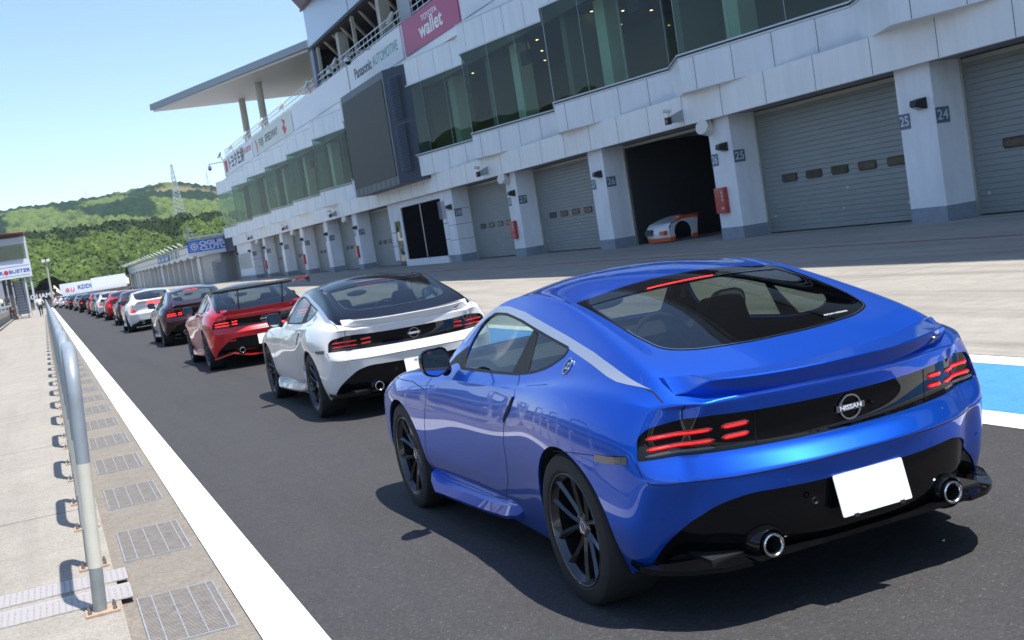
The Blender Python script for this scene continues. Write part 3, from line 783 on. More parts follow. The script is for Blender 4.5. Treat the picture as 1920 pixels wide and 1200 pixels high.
        if kind == 'new' and far < 2:
            q = surf(S, 'x', .172, 1.008, s)
            if q:
                p, n_ = q; M = basis(p + n_ * .005, (0, -s, 0), (0, 0, 1)); M = basis(p + n_ * .005, Vector((0, s, 0)), Vector((0, 0, 1)) - n_ * n_.z)
                if M.col[2].to_3d().dot(n_) < 0: M = basis(p + n_ * .005, Vector((0, -s, 0)), Vector((0, 0, 1)) - n_ * n_.z)
                rm = MB(); rm.lathe([(.031, -.002), (.031, .004), (.0355, .004), (.0355, -.002)], 28, M @ Matrix.Diagonal((.85, 1.15, 1, 1))); bd = B(rm, 'pillar_badge', mat('chrome', (.8, .8, .8), rough=.15, metal=1), body)
                rm = MB(); rm.lathe([(.0005, .0025), (.032, .0025)], 28, M @ Matrix.Diagonal((.85, 1.15, 1, 1))); B(rm, 'badge_disc', blk, bd)
                text('lettering', 'Z', .042, M @ Matrix.Translation((0, -.001, .003)), mat('badge_silver', (.75, .76, .78), rough=.18, metal=1), bd, shear=.3, bold=.002)
    # rear lamps and tail panel
    ls_ = spec.get('lamp', 2.2); led = mat('led_red_%d' % (ls_ * 10), (.6, .01, .005), rough=.3, emis=(1, .012, .010), estr=ls_); ledd = mat('lens_red_%d' % (ls_ > 1), (.22, .004, .008), rough=.15, coat=1, emis=(1, .0, .01), estr=.11 if ls_ > 1 else .02)
    if kind == 'new':
        tp = slot(put('tail_panel', S.cache['tail_panel']), blk)
        mb = MB()
        for s in (1, -1): seam(S, mb, 'y', [(s * .408, .82), (s * .412, .69)], .004, up=-.0085)
        B(mb, 'shut_lines', dark, tp)
        for s in (-1, 1):
            lr = None
            for (x0, x1, z0, z1) in ((.795, .565, .770, .772), (.80, .56, .728, .729)):
                mb = bar_on(S, x0, x1, z0, z1, .019, .006, -.010, 14, s); lb = B(mb, 'taillight', ledd, root if lr is None else lr, smooth=60); lr = lr or lb
                mb = bar_on(S, x0 - .012, x1 + .012, z0, z1, .0060, .0025, -.0038, 14, s); B(mb, 'lamp_filament', led, lr, smooth=60)
            for (x0, x1, z0, z1) in ((.535, .432, .775, .780), (.535, .433, .733, .738)):
                mb = bar_on(S, x0, x1, z0, z1, .022, .006, -.010, 8, s); B(mb, 'lamp_lens', ledd, lr, smooth=60)
                mb = bar_on(S, x0 - .01, x1 + .01, z0, z1, .0075, .0025, -.0038, 8, s); B(mb, 'lamp_filament', led, lr, smooth=60)
            mb = bar_on(S, .81, .565, .706, .702, .012, .004, -.010, 14, s); B(mb, 'reversing_lens', mat('smoked_lens', (.07, .07, .07), rough=.2, coat=1), lr, smooth=60)
        if far < 2:
            q = surf(S, 'y', -.01, .757); p, n_ = q; M = basis(p + n_ * -.006, (1, 0, 0), (0, 0, 1)); M = basis(p + n_ * -.006, (1, 0, 0), Vector((0, 0, 1)) - n_ * n_.z)
            chs = mat('badge_silver', (.75, .76, .78), rough=.18, metal=1)
            mb = MB()
            for a0, a1 in ((14, 166), (194, 346)):
                vs = []; n = 24
                for k in range(n + 1):
                    a = R(a0 + (a1 - a0) * k / n)
                    for r_, z_ in ((.043, .002), (.045, .008), (.051, .008), (.053, .002)): vs.append((r_ * math.cos(a), r_ * math.sin(a), z_))
                mb.add(vs, [(i * 4 + j, i * 4 + 4 + j, i * 4 + 5 + j, i * 4 + 1 + j) for i in range(n) for j in range(3)], M)
            mb.box(-.066, .066, -.0125, .0125, .001, .0075, M); em = B(mb, 'maker_emblem', chs, tp)
            text('lettering', 'NISSAN', .0235, M @ Matrix.Translation((0, -.0005, .009)), mat('emblem_letters', (.88, .88, .9), rough=.35), em, bold=.0006, sx=1.32, ext=.001)
            mb = MB(); mb.box(-.063, .063, -.0108, .0108, .0074, .0082, M); B(mb, 'emblem_field', mat('emblem_grey', (.16, .165, .175), rough=.3, metal=.6), em)
            mb = MB(); q = surf(S, 'y', .095, .752); mb.ball(q[0] + Vector((0, -.000, 0)), .008, 8); B(mb, 'reversing_camera', blk, tp, smooth=True)
        # lip spoiler
        mb = MB(); vs = []; n = 40
        for i in range(n + 1):
            x = -.66 + 1.32 * i / n; t = min(1, (abs(abs(x) - .66)) / .115); t = t * t * (3 - 2 * t)
            q = surf(S, 'z', x, -.80 + .19 * (abs(x) / .66) ** 2.2); f_ = surf(S, 'z', x, -.62 + .13 * (abs(x) / .66) ** 2); zb = q[0].z; yb = q[0].y
            h = .060 * t + .002
            vs += [f_[0] + Vector((0, 0, -.003)), f_[0] + Vector((0, -.05, .0015 + .004 * t)), Vector((x, yb + .004 - .052 * t, zb + h - .001)), Vector((x, yb - .001 - .055 * t, zb + h)), Vector((x, yb - .004 - .055 * t, zb + h - .006)), Vector((x, yb - .004 - .012 * t, zb - .012 * t)), Vector((x, yb + .05, zb - .018))]
        m = 7; mb.add(vs, [(i * m + j, i * m + m + j, i * m + m + (j + 1) % m, i * m + (j + 1) % m) for i in range(n) for j in range(m)] + [tuple(range(m)), tuple(range(n * m, n * m + m))])
        sp = B(mb, 'lip_spoiler', P_, smooth=28)
        if far < 2:
            q = surf(S, 'z', .40, -.80 + .19 * (.40 / .66) ** 2.2)[0]
            nrm = Vector((-.0, -1, -.30)).normalized(); T = Vector((1, .235, 0)).normalized()
            M = basis(Vector((.335, q.y - .043, q.z + .022)), T, Vector((0, -.75, 1)))
            text('lettering', 'Fairlady', .038, M, mat('script_black', (.002, .002, .002), rough=.3), sp, shear=.4, ext=.003, sx=1.25, bold=.0006)
            M2 = basis(Vector((.335, q.y - .043, q.z + .022)) + T * .135, T, Vector((0, -.75, 1)))
            text('lettering', 'Z', .042, M2, mat('badge_silver', (.75, .76, .78), rough=.18, metal=1), sp, shear=.5, ext=.004, bold=.003, sx=1.3)
    else:
        for s in (-1, 1):
            mb = MB(); patch(S, mb, 'y', rounded([(s * .60, .665), (s * .80, .675), (s * .765, .755), (s * .735, .83), (s * .70, .775)], .01, 2), 1, .006)
            tl = B(mb, 'taillight', ledd)
            mb = MB(); patch(S, mb, 'y', rounded([(s * .66, .685), (s * .775, .69), (s * .745, .76), (s * .73, .80), (s * .715, .75)], .01, 2), 1, .010); B(mb, 'lamp_filament', led, tl)
        mb = MB(); vs = []; n = 24
        for i in range(n + 1):
            x = -.60 + 1.2 * i / n; t = min(1, (.60 - abs(x)) / .12); t = t * t * (3 - 2 * t); yb = -.76 + .12 * (abs(x) / .6) ** 2; q = surf(S, 'z', x, yb + .03)[0].z
            vs += [(x, yb + .16, q + .03), (x, yb - .03, q + .03 + .07 * t), (x, yb - .045, q + .015 + .07 * t), (x, yb + .05, q + .0)]
        mb.add(vs, [(i * 4 + j, i * 4 + 4 + j, i * 4 + 4 + (j + 1) % 4, i * 4 + (j + 1) % 4) for i in range(n) for j in range(4)] + [(0, 1, 2, 3), (n * 4, n * 4 + 1, n * 4 + 2, n * 4 + 3)])
        B(mb, 'rear_spoiler', P_, smooth=30)
        mb = MB(); q = surf(S, 'y', 0, .86); mb.box(-.22, .22, q[0].y - .012, q[0].y + .03, .885, .905); B(mb, 'high_brake_light', led if spec.get('brake') else ledd)
    # high brake light at the top of the hatch
    if kind == 'new':
        mb = MB(); vs = []; n = 16
        for i in range(n + 1):
            x = -.215 + .36 * i / n; p, n_ = surf(S, 'z', x, .345)
            vs += [p + n_ * .0025 + Vector((0, .005, .001)), p + n_ * .004, p + n_ * .0025 - Vector((0, .005, .0015))]
        mb.add(vs, [(i * 3 + j, i * 3 + 3 + j, i * 3 + 4 + j, i * 3 + 1 + j) for i in range(n) for j in range(2)]); B(mb, 'high_brake_light', led if spec.get('brake', 1) else ledd)
    # lower rear: exhausts, plate, winglets
    ex = [(-.435, .302), (.435, .302)]
    chm = mat('exhaust_steel', (.62, .62, .63), rough=.22, metal=1)
    for x_, z_ in ex:
        y0 = -.792; M = Matrix.Translation((x_, y0, z_)) @ Matrix.Rotation(R(90), 4, 'X')
        mb = MB(); mb.lathe([(.034, -.010), (.035, .003), (.040, .007), (.046, .004), (.047, -.01), (.044, -.20)], 36, M); e_ = B(mb, 'exhaust_tip', chm, smooth=50)
        if far < 1:
            mb = MB()
            for k in range(20):
                a = 2 * math.pi * k / 20; mb.lathe([(.0022, .0), (.0022, .0078), (.0001, .008)], 6, M @ Matrix.Translation((math.cos(a) * .0405, math.sin(a) * .0405, 0)))
            B(mb, 'drilled_holes', dark, e_)
        mb = MB(); mb.lathe([(.0001, -.09), (.0335, -.09), (.0342, -.008)], 24, M); B(mb, 'pipe_bore', mat('soot', (.003, .003, .003), rough=1), e_)
        mb = MB(); mb.lathe([(.052, -.16), (.051, -.025), (.058, -.008), (.066, -.018), (.076, -.05), (.088, -.16)], 32, M); B(mb, 'exhaust_surround', blk, dif, smooth=50)
    if kind == 'new' and not spec.get('nismo'):
        # splitter blades along the lower edge of the bumper
        for s in (-1, 1):
            mb = MB(); vs = []
            pts = [(.52, -.768, .258), (.62, -.745, .256), (.71, -.68, .252), (.78, -.60, .248), (.835, -.50, .246)]
            for x_, y_, z_ in pts:
                vs += [(s * (x_ - .04), y_ + .07, z_ + .02), (s * (x_ + .012), y_ - .018, z_ + .004), (s * (x_ + .010), y_ - .016, z_ - .016), (s * (x_ - .06), y_ + .12, z_ - .03)]
            k = len(pts); mb.add(vs, [(i * 4 + j, i * 4 + (j + 1) % 4, i * 4 + 4 + (j + 1) % 4, i * 4 + 4 + j) for i in range(k - 1) for j in range(4)] + [(0, 1, 2, 3), tuple(range(4 * k - 4, 4 * k))])
            mb.add([(s * .75, -.42, .29), (s * .862, -.40, .285), (s * .868, -.49, .262), (s * .80, -.60, .250), (s * .75, -.42, .245), (s * .86, -.40, .25), (s * .865, -.485, .24), (s * .79, -.60, .232)], [(0, 1, 2, 3), (7, 6, 5, 4), (0, 4, 5, 1), (1, 5, 6, 2), (2, 6, 7, 3), (3, 7, 4, 0)])
            B(mb, 'bumper_blade', blk, dif, smooth=30)
        mb = MB(); mb.prism([(-.53, .272), (-.50, .252), (.50, .252), (.53, .272)], -.79, -.60, axis='y'); B(mb, 'valance_lip', blk, dif)
    if spec.get('plate') is not None:
        M = basis((0.0, -.862, .438), (1, 0, 0), (0, .22, 1))
        mb = MB(); pl = rounded([(-.165, -.0825), (.165, -.0825), (.165, .0825), (-.165, .0825)], .008, 3); mb.prism(pl, -.001, .002, M)
        pr = B(mb, 'number_plate', mat('plate_white', (.80, .81, .83), rough=.35))
        mb = MB(); mb.prism([(-.15, -.075), (.15, -.075), (.15, .075), (-.15, .075)], -.028, -.0015, M)
        for x_ in (-.115, .105): mb.box(x_, x_ + .02, -.092, -.078, -.002, .006, M)
        B(mb, 'plate_bracket', trim, pr)
        if far < 1:
            for x_, y_ in ((-.11, .062), (.11, .062)):
                pass
        if spec['plate']:
            text('lettering', spec['plate'][0], .036, M @ Matrix.Translation((0, .052, .003)), mat('plate_green', (.01, .12, .05), rough=.4), pr, ext=.0005)
            if len(spec['plate']) > 1 and spec['plate'][1]: text('lettering', spec['plate'][1], .085, M @ Matrix.Translation((0, -.02, .003)), mat('plate_green', (.01, .12, .05), rough=.4), pr, ext=.0005, bold=.001)
    if kind == 'new' and far < 1:
        mb = MB()
        for x_ in (-.775, -.34, .34, .775):
            q = surf(S, 'y', x_, .45 if abs(x_) > .5 else .533)
            M = basis(q[0] + q[1] * .0005, (1, 0, 0), Vector((0, 0, 1)) - q[1] * q[1].z); mb.lathe([(.0001, .0012), (.0100, .0012), (.0102, -.002)], 20, M)
        B(mb, 'parking_sensors', P_, body)
        mb = MB(); mb.lathe([(.008, 0), (.012, .006), (.014, 0)], 14, basis((-.26, -.848, .445), (1, 0, 0), (0, 0, 1))); B(mb, 'tow_hook_cover', trim, dif)
    # cabin
    cab = mat('cabin_dark', (.018, .018, .02), rough=.75); seatm = mat('seat_cloth', (.03, .03, .034), rough=.8, bump=.1, bscale=60)
    mb = MB(); mb.box(-.70, .70, .35, 1.9, .24, .42); mb.prism([(-.55, .74), (.30, .80), (.36, .24), (-.55, .24)], -.60, .60, axis='x')
    mb.prism([(1.55, .80), (1.50, .90), (1.62, .945), (1.95, .93), (2.0, .5), (1.72, .5)], -.74, .74, axis='x')
    mb.box(-.12, .12, .6, 1.7, .42, .60); B(mb, 'cabin_floor_and_dash', cab, smooth=20)
    if far < 2:
        for s in (-1, 1):
            st = MB(); xs = s * .36
            st.prism(rounded([(.86, .42), (1.34, .44), (1.36, .56), (1.20, .60), (.90, .52)], .04, 3), xs - .25, xs + .25, axis='x')
            so_ = B(st, 'seat', seatm, smooth=30, bevel=.02)
            st = MB(); P2 = [(-.22, .44), (-.255, .70), (-.245, .84), (-.17, .93), (-.13, 1.05), (-.10, 1.13), (.10, 1.13), (.13, 1.05), (.17, .93), (.245, .84), (.255, .70), (.22, .44)]
            Mx = Matrix.Translation((xs, .79, 0)) @ Matrix(((1, 0, 0, 0), (0, 1, -.20, .10), (0, 0, 1, 0), (0, 0, 0, 1)))
            st.prism(rounded(P2, .03, 3), -.05, .06, Mx, axis='y'); B(st, 'seat_back', seatm, so_, smooth=30, bevel=.02)
        mb = MB(); n = 28; rr = .185; M = basis((.36, 1.36, .845), (1, 0, 0), (0, .35, 1))
        mb.tube([M @ Vector((rr * math.cos(2 * math.pi * k / n), rr * math.sin(2 * math.pi * k / n), 0)) for k in range(n + 1)], .015, 8, cap=False)
        mb.box(-rr, rr, -.02, .02, -.006, .006, M); mb.box(-.02, .02, -rr, 0, -.006, .006, M); mb.ball((0, 0, 0), .055, 8, M=M)
        B(mb, 'steering_wheel', cab, smooth=True)
        mb = MB(); mb.ball((0, 1.30, 1.155), .5, 8, (.24, .05, .07)); B(mb, 'inner_mirror', cab, smooth=True)
        # strut brace behind the seats
        mb = MB(); mb.tube([(-.52, .28, .80), (-.30, .28, .835), (.30, .28, .835), (.52, .28, .80)], .022, 8); B(mb, 'strut_brace', cab, smooth=True)
    if spec.get('flag'):
        mb = MB(); mb.lathe([(.002, 0), (.05, .30), (.047, .31), (.001, .29)], 20, basis((.10, .18, .93), (.2, .5, 1), (-1, .2, .3)) @ Matrix.Rotation(R(90), 4, 'X'))
        B(mb, 'traffic_wand', mat('orange_red_plastic', (.85, .09, .02), rough=.3, emis=(1, .1, .02), estr=.12), smooth=True)
        text('lettering', 'AICHI NISSAN', .022, basis(surf(S, 'z', .33, -.325)[0] + Vector((0, 0, .003)), (1, .14, -.03), (0, 1, .33)), mat('white_letters', (.8, .8, .8), rough=.3), rw, ext=.0003)
    # bright line and wing of the track version
    if spec.get('nismo'):
        redl = spec['paint']
        mb = MB(); P3 = [(-.87, .20), (-.70, .245), (-.56, .27), (-.44, .235), (-.3, .205), (0, .20), (.3, .205), (.44, .235), (.56, .27), (.70, .245), (.87, .20)]
        vs = []
        for x_, z_ in P3:
            y_ = -.80 + .30 * (abs(x_) / .87) ** 2.4
            vs += [(x_, y_, z_ + .012), (x_, y_ - .035, z_ + .006), (x_, y_ - .035, z_ - .014), (x_, y_ + .03, z_ - .02)]
        k = len(P3); mb.add(vs, [(i * 4 + j, i * 4 + (j + 1) % 4, i * 4 + 4 + (j + 1) % 4, i * 4 + 4 + j) for i in range(k - 1) for j in range(4)] + [(0, 1, 2, 3), tuple(range(4 * k - 4, 4 * k))])
        B(mb, 'bumper_lip', redl, dif)
        mb = bar_on(S, .60, .50, .47, .475, .016, .004, .002, 6, -1); B(mb, 'fog_light', ledd, dif)
    if spec.get('wing'):
        cf = mat('wing_black', (.01, .01, .011), rough=.25, coat=.6)
        mb = MB(); prof = [(-.99, 1.310), (-.975, 1.340), (-.85, 1.315), (-.72, 1.280), (-.72, 1.270), (-.86, 1.290)]
        mb.prism(prof, -.80, .80, axis='x'); wg = B(mb, 'rear_wing', cf, smooth=30)
        for s in (-1, 1):
            mb = MB(); mb.prism(rounded([(-1.02, 1.22), (-1.0, 1.37), (-.72, 1.34), (-.70, 1.23)], .02, 3), s * .80, s * .808, axis='x'); B(mb, 'end_plate', cf, wg)
            mb = MB(); mb.prism([(-.90, 1.305), (-.80, 1.295), (-.56, .92), (-.66, .90)], s * .36, s * .372, axis='x'); B(mb, 'wing_strut', cf, wg)
        mb = MB(); mb.box(.58, .76, -1.0, -.985, 1.316, 1.334); B(mb, 'wing_decal', mat('decal_red', (.40, .015, .02), rough=.4), wg)
    return root
# ================================================================ pit building
XF = 21.57; PY0, PP = 24.74, 9.613
pan = mat('facade_panel', (.78, .80, .83), rough=.38, metal=.15, var=.09, vscale=2.2, vst=.12)
pan2 = mat('fascia_panel', (.84, .84, .83), rough=.45, metal=.05, var=.09, vscale=2.2, vst=.12)
joint = mat('panel_joint', (.05, .06, .08), rough=.7); capm = mat('sill_metal', (.60, .62, .65), rough=.35, metal=.4)
plast = mat('pillar_plaster', (.80, .81, .83), rough=.7, var=.13, vscale=1.6, vst=.3, bump=.15, bscale=30); plinth = mat('plinth_slate', (.26, .29, .34), rough=.7, var=.2, vscale=3)
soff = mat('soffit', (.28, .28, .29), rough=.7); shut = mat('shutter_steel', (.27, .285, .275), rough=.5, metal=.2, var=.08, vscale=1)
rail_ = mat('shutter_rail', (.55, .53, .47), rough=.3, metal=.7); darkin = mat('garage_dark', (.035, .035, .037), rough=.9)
winfr = mat('window_gasket', (.015, .015, .016), rough=.5); pane = mat('small_pane', (.05, .045, .04), rough=.12, var=.8, vscale=6)
bglass = glass('facade_glass', (.46, .64, .56), .0, 5.5, .55, .04); mull = mat('glass_joint', (.34, .42, .42), rough=.3, metal=.3)
num = mat('number_plate_blue', (.12, .16, .21), rough=.5); numw = mat('number_white', (.62, .66, .70), rough=.5)
BLD = empty('pit_building', (XF, 60, 0), 'long grey pit building with garages, shutters and a glazed upper floor', 'building')

corn = [PY0 + PP * n for n in range(-8, 5)] + [84.85, 94.5, 104.1, 113.8, 123.4, 132.2]
side_no = {}
for i, y in enumerate(corn[:13]): side_no[i] = 24 + (i - 8)
for j in range(6): side_no[13 + j] = 29 + j
def number(y, z, x, s, front, parent):
    if front: M = basis((x, y, z), (0, -1, 0), (0, 0, 1)); 
    else: M = basis((x, y, z), (1, 0, 0), (0, 0, 1))
    mb = MB(); mb.box(-.21, .21, -.20, .20, -.002, .012, M); p = mb.build('bay_number', num, parent)
    t = text('lettering', s, .36, M @ Matrix.Translation((0, -.005, .014)), numw, parent, ext=.001, bold=.004, sx=1.0); w = t; t.parent = p
    t.data.transform(Matrix.Translation(-p.matrix_basis.translation)) if 0 else None
    return p
for i, y in enumerate(corn):
    last = i == len(corn) - 1
    y1 = y + (1.36 if not last else 10.2)
    mb = MB(); mb.box(XF, XF + 1.01, y, y1, .40, 4.06); p = mb.build('pillar', plast, BLD)
    mb = MB(); mb.box(XF - .012, XF + 1.0, y - .012, y1 + .004, 0, .40); q = mb.build('plinth', plinth, p)
    for zz in ((1.22, 2.05, 2.9) if i in (12, 18) else ()):
        mb = MB(); mb.box(XF - .003, XF + 1.0, y - .003, y1 + .002, zz, zz + .02); mb.build('joint', joint, p)
    if i >= 6:
        number(y - .004, 2.70, XF + .225, str(side_no[i]), False, BLD)
        if not last and i != 12: number(y + 1.16, 2.70, XF - .004, str(side_no[i] + 1), True, BLD)
# shutters
def shutter(ya, yb, open_=False):
    x = XF + 1.0; H = 4.02
    fr = MB(); fr.box(x - .07, x + .05, ya - .0, ya + .09, 0, H); fr.box(x - .07, x + .05, yb - .09, yb, 0, H); fr.box(x - .02, x + .10, ya + .09, yb - .09, H - .10, H); f = fr.build('shutter_rail', rail_, BLD)
    if open_: return
    mb = MB(); n = 26; hh = (H - .10) / n; vs = []
    for k in range(n):
        z = .03 + k * hh
        for dz, dx in ((0, .016), (.010, .004), (.02, .0), (hh - .02, .003), (hh - .004, .010)): vs += [(x + dx, ya + .09, z + dz), (x + dx, yb - .09, z + dz)]
    m = len(vs) // 2; mb.add(vs, [(2 * i, 2 * i + 1, 2 * i + 3, 2 * i + 2) for i in range(m - 1)]); s = mb.build('shutter', shut, BLD)
    c = (ya + yb) / 2
    for k in range(-2, 3):
        yc = c + k * 1.30 + .0
        if yb - ya < 7: yc = c + k * 1.1
        mb = MB(); pl = rounded([(yc - .41, 1.60), (yc + .41, 1.60), (yc + .41, 1.87), (yc - .41, 1.87)], .09, 4); mb.prism(pl, x - .02, x + .01, axis='x'); w = mb.build('shutter_window', winfr, s)
        mb = MB(); pl = rounded([(yc - .36, 1.645), (yc + .36, 1.645), (yc + .36, 1.825), (yc - .36, 1.825)], .06, 4); mb.prism(pl, x - .024, x - .0, axis='x'); mb.build('pane', pane, w)
    for yy, zz in ((yb - .5, .52), (c, .55), (ya + 1.2, .50), (c - .3, 1.15)):
        mb = MB(); mb.box(x - .006, x + .02, yy, yy + .10, zz, zz + .07); mb.build('latch', mat('latch_cream', (.5, .5, .42), rough=.5), s)
gaps = [(corn[i] + 1.36, corn[i + 1]) for i in range(len(corn) - 1) if i != 12]
for a, b_ in gaps:
    if b_ < -6: continue
    shutter(a, b_, open_=abs(a - (PY0 + PP + 1.36)) < .1)
shutter(76.3, 84.85)
# garage shell behind, soffit, fascia
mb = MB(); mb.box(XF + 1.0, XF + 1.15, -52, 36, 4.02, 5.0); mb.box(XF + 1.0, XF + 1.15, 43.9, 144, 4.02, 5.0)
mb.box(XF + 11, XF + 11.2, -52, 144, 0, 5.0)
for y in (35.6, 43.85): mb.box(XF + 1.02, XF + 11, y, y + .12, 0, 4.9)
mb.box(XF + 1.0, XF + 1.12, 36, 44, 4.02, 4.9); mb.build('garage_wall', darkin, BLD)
mb = MB(); mb.box(XF - .30, XF + 11, -52, 142.4, 4.06, 4.16); mb.build('soffit', soff, BLD)
mb = MB(); mb.box(XF - .32, XF - .14, -52, 142.4, 4.05, 5.05); mb.m = 1; y = 21.46 - 2.527 * 20
while y < 142: mb.box(XF - .3225, XF - .30, y, y + .022, 4.06, 5.04); y += 2.527
fs = mb.build('fascia', [pan2, joint], BLD)
# entrance bay between the garages
EB = MB(); EB.box(XF - .02, XF + .35, 63.2 + 1.36, 65.3, .4, 4.05); EB.box(XF - .02, XF + .35, 65.3, 73.9, 3.68, 4.05); EB.box(XF - .02, XF + .35, 73.4, 73.9, .0, 3.68); EB.box(XF - .02, XF + .35, 75.3, 76.3, .4, 4.05); EB.box(XF - .02, XF + .35, 65.3, 73.4, 0, .40); EB.box(XF, XF + .35, 73.9, 75.3, 2.9, 4.05)
EB.m = 1; mb = EB
for zz in (1.3, 2.2): mb.box(XF - .024, XF - .0, 64.56, 65.3, zz, zz + .03); mb.box(XF - .024, XF, 75.3, 76.3, zz, zz + .03)
e_ = EB.build('entrance_wall', [plast, joint], BLD)
for a, b_ in ((65.42, 69.3), (69.4, 73.3)):
    mb = MB(); mb.box(XF + .02, XF + .08, a, b_, .42, 3.66); mb.build('entrance_glass_door', mat('black_glass', (.010, .010, .011), rough=1, spec=0), BLD)
mb = MB(); mb.box(XF + .0, XF + .10, 69.3, 69.4, .42, 3.68); mb.build('door_post', capm, BLD)
mb = MB(); mb.box(XF + .02, XF + .06, 73.95, 75.25, .05, 2.88); mb.build('side_door', glass('door_glass', (.55, .62, .6)), BLD)
lv = MB()
for k in range(12): lv.add([(XF - .08, 64.6, 2.5 + k * .085), (XF - .08, 65.75, 2.5 + k * .085), (XF - .02, 65.75, 2.56 + k * .085), (XF - .02, 64.6, 2.56 + k * .085)], [(0, 1, 2, 3)])
lv.build('wall_louvre', capm, e_)
# end wall window bars
wb = MB()
for k in range(9): wb.box(XF - .06, XF - .03, 133.6 + k, 133.68 + k, 1.25, 2.95)
for zz in (1.25, 2.1, 2.9): wb.box(XF - .055, XF - .035, 133.4, 142, zz, zz + .05)
w_ = MB(); w_.box(XF - .02, XF + .02, 133.6, 141.8, 1.3, 2.9); w0 = w_.build('end_window', mat('pale_pane', (.45, .48, .48), rough=.3), BLD); wb.build('window_bars', capm, w0)

# saw-tooth upper floor
def teeth(corners, ystart, yend):
    P = [(22.05, ystart)]
    for xc, yc, e in corners: P += [(xc, yc), (22.05, yc + e)]
    P = P[:-1] if yend is None else [q for q in P if q[1] < yend] + [(22.05, yend)]
    return P
nearT = [(20.55, -13.0, 3.3), (20.55, -3.2, 3.3), (20.55, 6.0, 3.3), (20.55, 15.2, 3.3), (20.42, 24.6, 3.5), (20.70, 35.5, 3.0), (20.68, 45.9, 3.0), (20.65, 56.0, 3.0), (20.65, 66.8, 1.0)]
farT = [(20.62, 80.6, 2.5), (20.62, 90.8, 2.5), (20.62, 101.3, 2.5), (20.62, 111.9, 2.5), (20.62, 122.4, 2.5), (20.62, 132.9, 2.5), (20.62, 143.6, 2.5)]
def off(P, d):    # push an outline outwards from the facade
    return [(x - d, y) for x, y in P]
def wall_strip(mb, P, z0, z1, back=None):
    """vertical faces along outline P"""
    for (xa, ya), (xb, yb) in zip(P, P[1:]): mb.add([(xa, ya, z0), (xb, yb, z0), (xb, yb, z1), (xa, ya, z1)], [(0, 3, 2, 1)])
def slab(mb, P, z0, z1, xb):
    poly = [(x, y) for x, y in P] + [(xb, P[-1][1]), (xb, P[0][1])]; mb.prism(poly, z0, z1)
for which, P in (('near', teeth(nearT, -25, None)), ('far', teeth(farT, 77.7, None))):
    LGM = MB(); slab(LGM, P, 5.05, 6.14, 22.4)
    mb = MB(); slab(mb, off(P, .03), 6.145, 6.20, 22.4); slab(mb, off(P, .06), 6.26, 6.31, 22.4); SR = mb
    mb = MB(); slab(mb, off(P, -.01), 6.20, 6.26, 22.4); SG = mb
    SPM = MB(); slab(SPM, P, 10.22, 11.52, 22.4)
    mb = MB(); slab(mb, off(P, .05), 10.14, 10.21, 22.4); slab(mb, off(P, .03), 11.525, 11.57, 22.4); SPR = mb
    GLM = MB(); wall_strip(GLM, off(P, -.05), 6.31, 10.14)
    # glass joints: at every corner and twice in every bay
    LGM.m = 1; SPM.m = 1; GLM.m = 1
    for (xa, ya), (xb, yb) in zip(P, P[1:]):
        L_ = math.hypot(xb - xa, yb - ya)
        if L_ < 4.2: continue
        for t in (0.004, .335, .665, .996):
            x, y = xa + (xb - xa) * t, ya + (yb - ya) * t; GLM.box(x + .035, x + .055, y, y + .02, 6.31, 10.14)
        for t in (.18, .42, .66, .90):
            x, y = xa + (xb - xa) * t, ya + (yb - ya) * t; LGM.box(x - .006, x + .01, y, y + .022, 5.06, 6.13); SPM.box(x - .004, x + .01, y, y + .02, 10.23, 11.51)
    lg = LGM.build('ledge', [pan, joint], BLD); SR.build('sill_rail', capm, lg); SG.build('sill_gap', joint, lg)
    sp_ = SPM.build('spandrel', [pan, joint], BLD); SPR.build('spandrel_rail', capm, sp_); GLM.build('window_glass', [bglass, mull], BLD, sharp='keep')
# floors, columns, lights behind the glass
inn = mat('interior_floor', (.10, .095, .09), rough=.5); ceil_ = mat('interior_ceiling', (.06, .06, .06), rough=.8); wallc = mat('interior_wall', (.22, .22, .18), rough=.8)
mb = MB(); mb.box(22.4, 33, -25, 144, 5.9, 6.2); mb.box(22.1, 22.4, -25, 67, 5.95, 6.15); mb.build('upper_floor', inn, BLD)
mb = MB(); mb.box(22.0, 33, -25, 144, 10.15, 10.22); mb.build('upper_ceiling', ceil_, BLD)
mb = MB(); mb.box(29, 29.2, -25, 144, 6.2, 10.2); mb.box(22.4, 29, 66.8, 67.3, 6.2, 10.2); mb.box(22.4, 29, 77.2, 77.6, 6.2, 10.2); mb.build('upper_back_wall', wallc, BLD)
mb = MB(); mb.box(22.0, 29, -25.2, -25, 6.2, 10.2); mb.build('upper_end_wall', darkin, BLD)
colm = mat('interior_column', (.75, .72, .60), rough=.5)
for y in [PY0 + PP * n + .6 for n in range(-4, 5)] + [84.6, 94.6, 104.6, 114.6, 124.6, 134.6]:
    mb = MB(); mb.box(22.9, 23.6, y, y + .9, 6.2, 10.15); mb.build('inner_column', colm, BLD)
    mb = MB(); mb.box(22.7, 24.4, y + 3.4, y + 3.9, 6.2, 10.15); mb.build('inner_wall_pier', wallc, BLD)
dl = mat('downlight', (1, .8, .5), emis=(1, .62, .28), estr=9)
mb = MB(); rnd = random.Random(4)
for y in np.arange(-5, 66, 3.1):
    for x in (23.9, 25.7, 27.4): mb.lathe([(.0001, 10.145), (.07, 10.147)], 10, Matrix.Translation((x, float(y) + (x - 24) * .3, 0)))
tag(mb.build('downlights', dl, BLD), kind='stuff')
for y in (28.5, 41, 52, 60, 100, 120):
    mb = MB(); mb.tube([(22.5, y, 10.15), (22.5, y, 9.4)], .05, 6); mb.box(22.3, 22.5, y - .45, y + .45, 8.8, 9.4); mb.build('hanging_screen', darkin, BLD)
